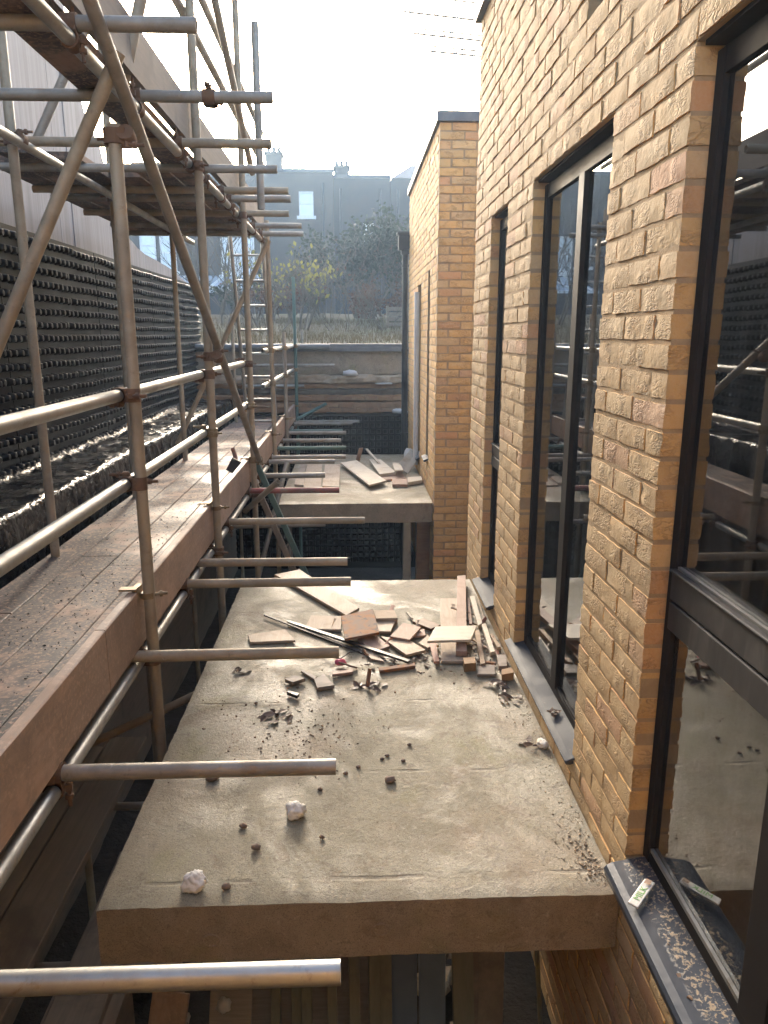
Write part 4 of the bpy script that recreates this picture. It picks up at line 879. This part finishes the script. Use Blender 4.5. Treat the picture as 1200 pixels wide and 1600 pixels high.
leaf_heap('dead_leaves', 'dark leaf scraps around an upright splinter before the pile', (.064, 3.25, ZS), .085, 14, .035, 'dead_leaf')
leaf_heap('dead_leaves', 'curled brown leaves below the small timber cube', (.69, 3.24, ZS), .07, 12, .035, 'dead_leaf'); leaf_heap('dead_leaves', 'reddish curled leaves nearer along the wall sill', (.715, 3.10, ZS), .06, 9, .03, 'leaf_red')
leaf_heap('dead_leaves', 'scatter of dry leaves by the second scaffold tube end', (-.58, 3.44, ZS), .05, 8, .025, 'dead_leaf'); leaf_heap('dead_leaves', 'small dark leaves by the little foam lump', (.715, 2.72, ZS), .04, 6, .025, 'dead_leaf')
leaf_heap('dead_leaves', 'dry leaf bits lying on the dark window sill', (.80, 2.72, ZSI+.012), .03, 9, .022, 'leaf_red', lift=.012)
leaf_heap('dead_leaves', 'leaf litter among the white strips at the wall foot', (.62, 3.75, ZS), .16, 34, .03, 'dead_leaf'); leaf_heap('dead_leaves', 'leaf litter under the front of the tile pile', (.20, 3.50, ZS), .20, 26, .022, 'leaf_red')
plank('wood_splinter', 'upright rusty splinter among dark leaf scraps', (.055, 3.24, ZS+.01), (.068, 3.27, ZS+.09), .018, .012, 'rust_tile', 'splinter')
q = MB(); q.path([(-.28+.05*i, 3.60+.05*math.sin(i*1.3), ZS+.012+.012*(i % 2)) for i in range(7)], .0035, 6); tag(q.build('cable', 'dark_metal'), 'thin black cable curling beside the pink rubber scrap', 'cable')
rs = random.Random(21)
for i in range(26):
    x = rs.uniform(.56, .76) if i % 2 else rs.gauss(.2, .2); y = rs.uniform(3.45, 4.5) if i % 2 else rs.gauss(3.75, .16); a_ = rs.uniform(0, 3.1) if i % 3 else rs.gauss(1.6, .3); L = rs.uniform(.05, .16)
    d2 = V(math.cos(a_), math.sin(a_), rs.uniform(-.1, .25))*L; d2.x = min(d2.x, .77-x)
    plank('wood_splinter', 'small broken wood splinter lying among the tile pile', (x, y, ZS+.012), (x+d2.x, y+d2.y, ZS+.014+abs(d2.z)), rs.uniform(.01, .026), rs.uniform(.006, .012), rs.choice(('timber', 'terra', 'brown', 'cream', 'ply', 'rust_tile')), 'splinter', rs.uniform(0, 1), 'splinters in the tile pile')
def chips(name, label, fn, n_, smin, smax, mat, seed):
    q = MB(); rs = random.Random(seed)
    for i in range(n_):
        x, y, z = fn(rs); s_ = rs.uniform(smin, smax)*(rs.random()**1.5*.8+.4); a = rs.uniform(0, 3)
        q.box((x, y, z+s_*.25), (s_, s_*rs.uniform(.4, 1), s_*rs.uniform(.3, .6)), Matrix.Rotation(a, 3, 'Z') @ Matrix.Rotation(rs.uniform(-.4,.4), 3, 'X'), s_*.18)
    o = q.build(name, mat); o['label'] = label; o['category'] = 'debris'; return stuff(o)
ga = lambda rs, m_, s_: rs.gauss(m_, s_)
def clampx(x): return max(-.75, min(.78, x))
chips('brick_crumbs', 'dark crumbs of brick scattered on the near slab', lambda rs: (clampx(ga(rs,-.28,.17)), max(1.95, ga(rs,2.85,.16)), ZS), 420, .002, .009, 'chips', 1)
chips('gravel', 'fine grit along the foot of the brick wall', lambda rs: (.785-abs(ga(rs,0,.07)), rs.uniform(1.92, 3.2), ZS), 520, .0015, .006, 'rubble', 2)
chips('gravel', 'fine dark grit spread over the near slab', lambda rs: (rs.uniform(-.74,.76), rs.uniform(1.92,4.7), ZS), 320, .0012, .004, 'stone', 3)
chips('gravel', 'splinters and crumbs around the tile pile', lambda rs: (clampx(ga(rs,.35,.3)), ga(rs,3.6,.14), ZS), 420, .003, .012, 'chips', 4)
chips('gravel', 'pale crumbs at the near corner by the wall', lambda rs: (.77-abs(ga(rs,0,.05)), 1.93+abs(ga(rs,0,.16)), ZS), 140, .003, .010, 'rubble', 5)
def deckp(rs):
    b_ = rs.choice((0,0,1,1,2,2,3)); x1 = -.945-b_*.205; return (x1-.18*rs.random()**1.0, .9+9*rs.random()**1.6, -1.216)
chips('bark_chips', 'dark bark chips and dirt scattered on the walkway boards', deckp, 3200, .002, .008, 'soil', 6)
chips('grit', 'dirt and grit on the black polythene sheet', lambda rs: (-2.3+.4*rs.random(), 2.5+7*rs.random()**1.3, -.945), 600, .003, .010, 'soil', 7)
chips('rubble', 'broken bricks and rubble on the pit floor', lambda rs: (rs.uniform(-1.6,.78), rs.uniform(1.5,6.8), ZP+.03), 900, .03, .14, 'rubble', 8)
# flakes on the black sill
chips('paint_flakes', 'tan paint flakes lying on the black window sill', lambda rs: (.775+.07*rs.random(), YA+.05+1.5*rs.random(), ZSI-.001), 320, .004, .013, 'chips', 9)
# snack wrapper on the black sill
wr = thing('snack_wrapper', 'white snack wrapper with green lettering lying across the black sill', 'wrapper', (.782, 1.706, ZSI+.012))
L0, L1, L2, L3 = V(.734,1.682,0), V(.753,1.658,0), V(.831,1.736,0), V(.809,1.757,0)
def wz(x): return ZSI+.013+(x-.75)*.13
q = MB(); q.prism([(p.x, p.y, wz(p.x)) for p in (L0, L1, L2, L3)], (0,0,.006)); q.build('packet', 'paper', wr, bevel=.002)
fc = bpy.data.curves.new('lettering', 'FONT'); fc.body = 'MILK'; fc.size = .026; fc.align_x = 'CENTER'; fc.align_y = 'CENTER'; fc.extrude = .0003
fo = bpy.data.objects.new('tmp', fc); COL.objects.link(fo); me = bpy.data.meshes.new_from_object(fo.evaluated_get(bpy.context.evaluated_depsgraph_get())); bpy.data.objects.remove(fo)
me.name = 'lettering'; me.materials.clear(); me.materials.append(MAT['ink_green'])
u = ((L3-L0)+V(0,0,.013*.75)).normalized(); nrm = V(-.13,0,1).normalized(); vv = nrm.cross(u).normalized(); nrm = u.cross(vv)
c = (L0+L1+L2+L3)/4-u*.006; c.z = wz(c.x)+.0066
rot = Matrix((u, vv, nrm)).transposed().to_4x4(); me.transform(Matrix.Translation(c-WL[wr]) @ rot)
place('lettering', me, WL[wr], wr)
q = MB(); q.box(c+u*.046+V(0,0,.0062)-nrm*.001, (.018, .016, .0006), rot.to_3x3()); q.build('print_patch', 'ink_brown', wr)
# ================================================================== houses beyond the garden
def house(label, x0, x1, y, ztop, wins, mat, roof, chim, depth=8):
    h = thing('terrace_house', label, 'house', ((x0+x1)/2, y+depth/2, .6))
    q = MB(); q.bb(x0, x1, y, y+depth, -.5, ztop); q.build('wall', mat, h)
    for a, b, c, d in wins:
        f = MB(); t_ = .09
        f.bb(a, a+t_, y-.05, y+.04, c, d); f.bb(b-t_, b, y-.05, y+.04, c, d); f.bb(a+t_, b-t_, y-.05, y+.04, c, c+t_); f.bb(a+t_, b-t_, y-.05, y+.04, d-t_, d); f.bb(a+t_, b-t_, y-.045, y+.035, (c+d)/2-.04, (c+d)/2+.04)
        if b-a > 1.2: f.bb((a+b)/2-.16, (a+b)/2+.16, y-.048, y+.037, c+t_, d-t_)
        wn = f.build('window', 'white_paint', h); q = MB(); q.bb(a+t_, b-t_, y-.02, y-.005, c+t_, d-t_); q.build('pane', 'far_glass', wn)
        q = MB(); q.bb(a-.12, b+.12, y-.14, y-.001, c-.16, c-.001); q.build('sill', 'white_paint', wn)
    for k, gx in enumerate((x0+.35, x1-.5)):
        q = MB(); q.tube((gx, y-.09, -.3), (gx, y-.09, ztop-.5), .06, 8); q.build('downpipe', 'pipe_black', h)
    rf = MB()
    if roof == 'parapet': rf.bb(x0-.02, x1+.02, y-.10, y+.35, ztop, ztop+.16)
    else: rf.prism([(x0, y-.1, ztop), (x1+.2, y-.1, ztop), (x1+.2, y+1.6, ztop+roof), (x0+roof*1.2, y+1.6, ztop+roof)], (0, 3.0, 0)); 
    ro = rf.build('roof', 'slate', h)
    for a, b, z in chim:
        q = MB(); q.bb(a, b, y+.6, y+1.5, ztop-.2, z); q.bb(a-.06, b+.06, y+.54, y+1.56, z, z+.12)
        for k in range(3): q.tube((a+(b-a)*(k+.5)/3, y+1.05, z+.12), (a+(b-a)*(k+.5)/3, y+1.05, z+.42), .10, 10, .085)
        q.build('chimney', mat, ro)
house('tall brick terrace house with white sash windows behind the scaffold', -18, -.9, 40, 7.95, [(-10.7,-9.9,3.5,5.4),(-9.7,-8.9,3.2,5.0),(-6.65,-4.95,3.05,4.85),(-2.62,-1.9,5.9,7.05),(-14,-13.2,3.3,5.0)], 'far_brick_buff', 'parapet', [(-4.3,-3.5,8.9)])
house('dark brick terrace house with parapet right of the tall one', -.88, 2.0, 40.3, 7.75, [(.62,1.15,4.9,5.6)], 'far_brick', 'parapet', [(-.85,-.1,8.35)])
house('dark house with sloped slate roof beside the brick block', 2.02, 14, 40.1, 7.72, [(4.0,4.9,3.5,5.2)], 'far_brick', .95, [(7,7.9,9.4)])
ext = thing('rear_extension', 'low rear extension with pitched glass roof below the house windows', 'extension', (-6.6, 36, .6))
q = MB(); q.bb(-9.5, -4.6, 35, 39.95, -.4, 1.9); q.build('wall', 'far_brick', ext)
q = MB(); q.prism([(-9.6, 34.9, 1.9), (-4.5, 34.9, 1.9), (-4.5, 39.9, 2.9), (-9.6, 39.9, 2.9)], (0,0,.1)); q.build('roof', 'far_glass', ext)
for k in range(6):
    q = MB(); q.box((-9.3+k*.93, 37.4, 2.53), (.07, 5.1, .06), Matrix.Rotation(.197, 3, 'X')); q.build('glazing_bar', 'white_paint', ext)
# ================================================================== vegetation
def branchy(mb, p, d, L, r, depth, rs, tips, seg=5):
    n_ = 3; q = Vector(p); dd = Vector(d).normalized()
    for i in range(n_):
        nd = (dd+V(rs.uniform(-.22,.22), rs.uniform(-.22,.22), rs.uniform(-.08,.2))).normalized(); e = q+nd*L/n_
        mb.tube(q, e, r*(1-.2*i), seg, r*(1-.2*(i+1)), cap=False); q = e; dd = nd
        if depth > 0 and i > 0:
            for k in range(2 if depth > 1 else 2):
                s_ = (nd+V(rs.uniform(-1,1), rs.uniform(-1,1), rs.uniform(-.25,.8))).normalized(); branchy(mb, q, s_, L*rs.uniform(.5,.72), r*.5, depth-1, rs, tips, max(3, seg-1))
    tips.append((q, dd))
def plant(name, label, cat, base, stems, hgt, r, depth, nleaf, lsize, lmat, seed, spread=.4, group=None, droop=0.0):
    t = thing(name, label, cat, base, group); rs = random.Random(seed); mb = MB(); tips = []
    for s_ in range(stems):
        a = rs.uniform(0, 6.28); branchy(mb, V(*base)+V(math.cos(a), math.sin(a), 0)*.1*min(stems-1, 2)-V(0,0,.1), V(math.cos(a)*spread, math.sin(a)*spread, 1), hgt*rs.uniform(.5,.62), r, depth, rs, tips)
    mb.build('trunk', 'bark', t)
    if nleaf:
        q = MB()
        for i in range(nleaf):
            p, d = rs.choice(tips); p = p-d*rs.uniform(0, .6)*hgt*.2+V(rs.gauss(0,1), rs.gauss(0,1), rs.gauss(0,1))*hgt*.045
            p = V(p.x, p.y, max(p.z, base[2]+.05))
            a1 = V(rs.uniform(-1,1), rs.uniform(-1,1), rs.uniform(-1,.4)-droop).normalized()*lsize*rs.uniform(.6,1.2); a2 = a1.cross(V(rs.uniform(-1,1), rs.uniform(-1,1), rs.uniform(-1,1))).normalized()*lsize*.32
            q.add([p-a1*.5, p+a2, p+a1*.5, p-a2], [(0,1,2,3)])
        q.build('crown', lmat, t)
    return t
plant('leafy_shrub', 'bare-stemmed shrub with drooping yellow green leaves behind the far wall', 'shrub', (-1.15, 16.5, .1), 6, 1.75, .03, 2, 120, .12, 'leaf_yellow', 4, .55, None, .6)
plant('leafy_shrub', 'thin yellow-leaved shrub beside the ladder top', 'shrub', (-2.1, 17.5, .15), 5, 1.7, .025, 2, 110, .11, 'leaf_yellow', 14, .4, None, .6)
plant('bare_shrub', 'leafless pale-branched shrub left of the ladder', 'shrub', (-3.3, 19, .2), 6, 2.0, .035, 3, 0, .1, 'leaf_mid', 24, .5)
plant('evergreen_tree', 'dense dark evergreen tree in the centre of the garden', 'tree', (.35, 23, .5), 7, 2.7, .07, 2, 3000, .15, 'leaf_dark', 5, .45)
plant('evergreen_tree', 'bushy dark evergreen beside the black rainwater pipe', 'tree', (1.55, 22, .5), 6, 2.6, .06, 2, 2600, .14, 'leaf_dark', 6, .4)
plant('ivy_bush', 'rounded green bush left of the dense evergreen', 'bush', (-.9, 24, .5), 7, 1.6, .04, 2, 1500, .13, 'leaf_mid', 7, .6)
plant('reddish_bush', 'low reddish brown bush in front of the evergreen', 'bush', (.75, 18.5, .2), 8, 1.0, .02, 2, 900, .10, 'leaf_red', 8, .6)
plant('ivy_bush', 'dark bush under the bare branches beyond the far wall', 'bush', (-2.7, 22, .4), 7, 1.4, .04, 2, 1300, .12, 'leaf_dark', 9, .6)
plant('bare_tree', 'bare branching tree in front of the terrace windows', 'tree', (-4.6, 26, .6), 3, 4.0, .06, 3, 0, .1, 'leaf_mid', 10, .4)
plant('bare_tree', 'bare tree beyond the grey boarded wall mirrored in the window', 'tree', (-9.5, 9.5, -.13), 3, 9.5, .11, 4, 0, .1, 'leaf_mid', 11, .35)
plant('garden_tree', 'tall evergreen shrub leaning by the dark sloped roof house', 'tree', (2.9, 27, .7), 5, 3.2, .07, 2, 2200, .15, 'leaf_dark', 12, .35)
plant('reddish_bush', 'rust coloured bush behind the ladder foot', 'bush', (-2.0, 20.5, .3), 8, 1.0, .02, 2, 900, .10, 'leaf_red', 13, .6)
for i_, (x_, y_, h_, l_) in enumerate(((-.2,16.2,1.3,'twiggy brown scrub in the middle of the garden bank'),(.9,16.0,1.1,'twiggy brown scrub in front of the slatted crate'),(-1.7,15.5,1.2,'twiggy brown scrub behind the ladder'),(-.6,20,1.9,'tangle of bare stems left of the dense evergreen'),(1.6,19.5,1.8,'tangle of bare stems beside the rainwater pipe'),(-3.6,24,2.6,'tall bare stems in front of the glass roof'))):
    plant('bare_shrub', l_, 'shrub', (x_, y_, gz(x_, y_)), 6, h_, .014, 3, 60, .07, 'leaf_red', 60+i_, .7)
# dry grass on the bank
q = MB(); rs = random.Random(2)
for i in range(9000):
    y = 12.1+10*rs.random()**1.3; x = rs.uniform(-3.6, 2.6)*(1+(y-12)/14); z = gz(x, y); h = rs.uniform(.05, .16); a = rs.uniform(0, 3.14); l = V(rs.uniform(-.05,.05), rs.uniform(-.05,.05), 0)
    wv = V(math.cos(a), math.sin(a), 0)*.008; p = V(x, y, z-.01); q.add([p-wv, p+wv, p+l+V(0,0,h)], [(0,1,2)])
o = q.build('dry_grass', 'grass_blade'); o['label'] = 'dry pale grass on the garden bank beyond the far wall'; o['category'] = 'grass'; stuff(o)
cr = thing('garden_crate', 'weathered slatted wooden crate on the bank by the rainwater pipe', 'crate', (1.05, 17, .15))
for k in range(4):
    q = MB(); q.bb(.75, 1.45, 16.8, 16.83, gz(1,17)+.02+k*.11, gz(1,17)+.10+k*.11); q.build('slat', 'old_timber', cr)
for x in (.76, 1.40):
    q = MB(); q.bb(x, x+.05, 16.832, 17.2, gz(1,17)-.02, gz(1,17)+.46); q.build('post', 'old_timber', cr)
# ================================================================== haze
HAZE = .0022
if HAZE:
    q = MB(); q.bb(-170, 170, -70, 170, -6, 13); hz = bpy.data.materials.new('haze'); hz.use_nodes = True; t = hz.node_tree; t.nodes.clear()
    o_ = t.nodes.new('ShaderNodeOutputMaterial'); v_ = t.nodes.new('ShaderNodeVolumePrincipled'); v_.inputs['Color'].default_value = (.52, .73, 1.0, 1); v_.inputs['Density'].default_value = HAZE; v_.inputs['Anisotropy'].default_value = .55
    t.links.new(v_.outputs[0], o_.inputs['Volume']); MAT['haze'] = hz
    o = q.build('haze', 'haze'); o['label'] = 'thin sunlit haze filling the air over the site'; o['category'] = 'haze'; stuff(o)
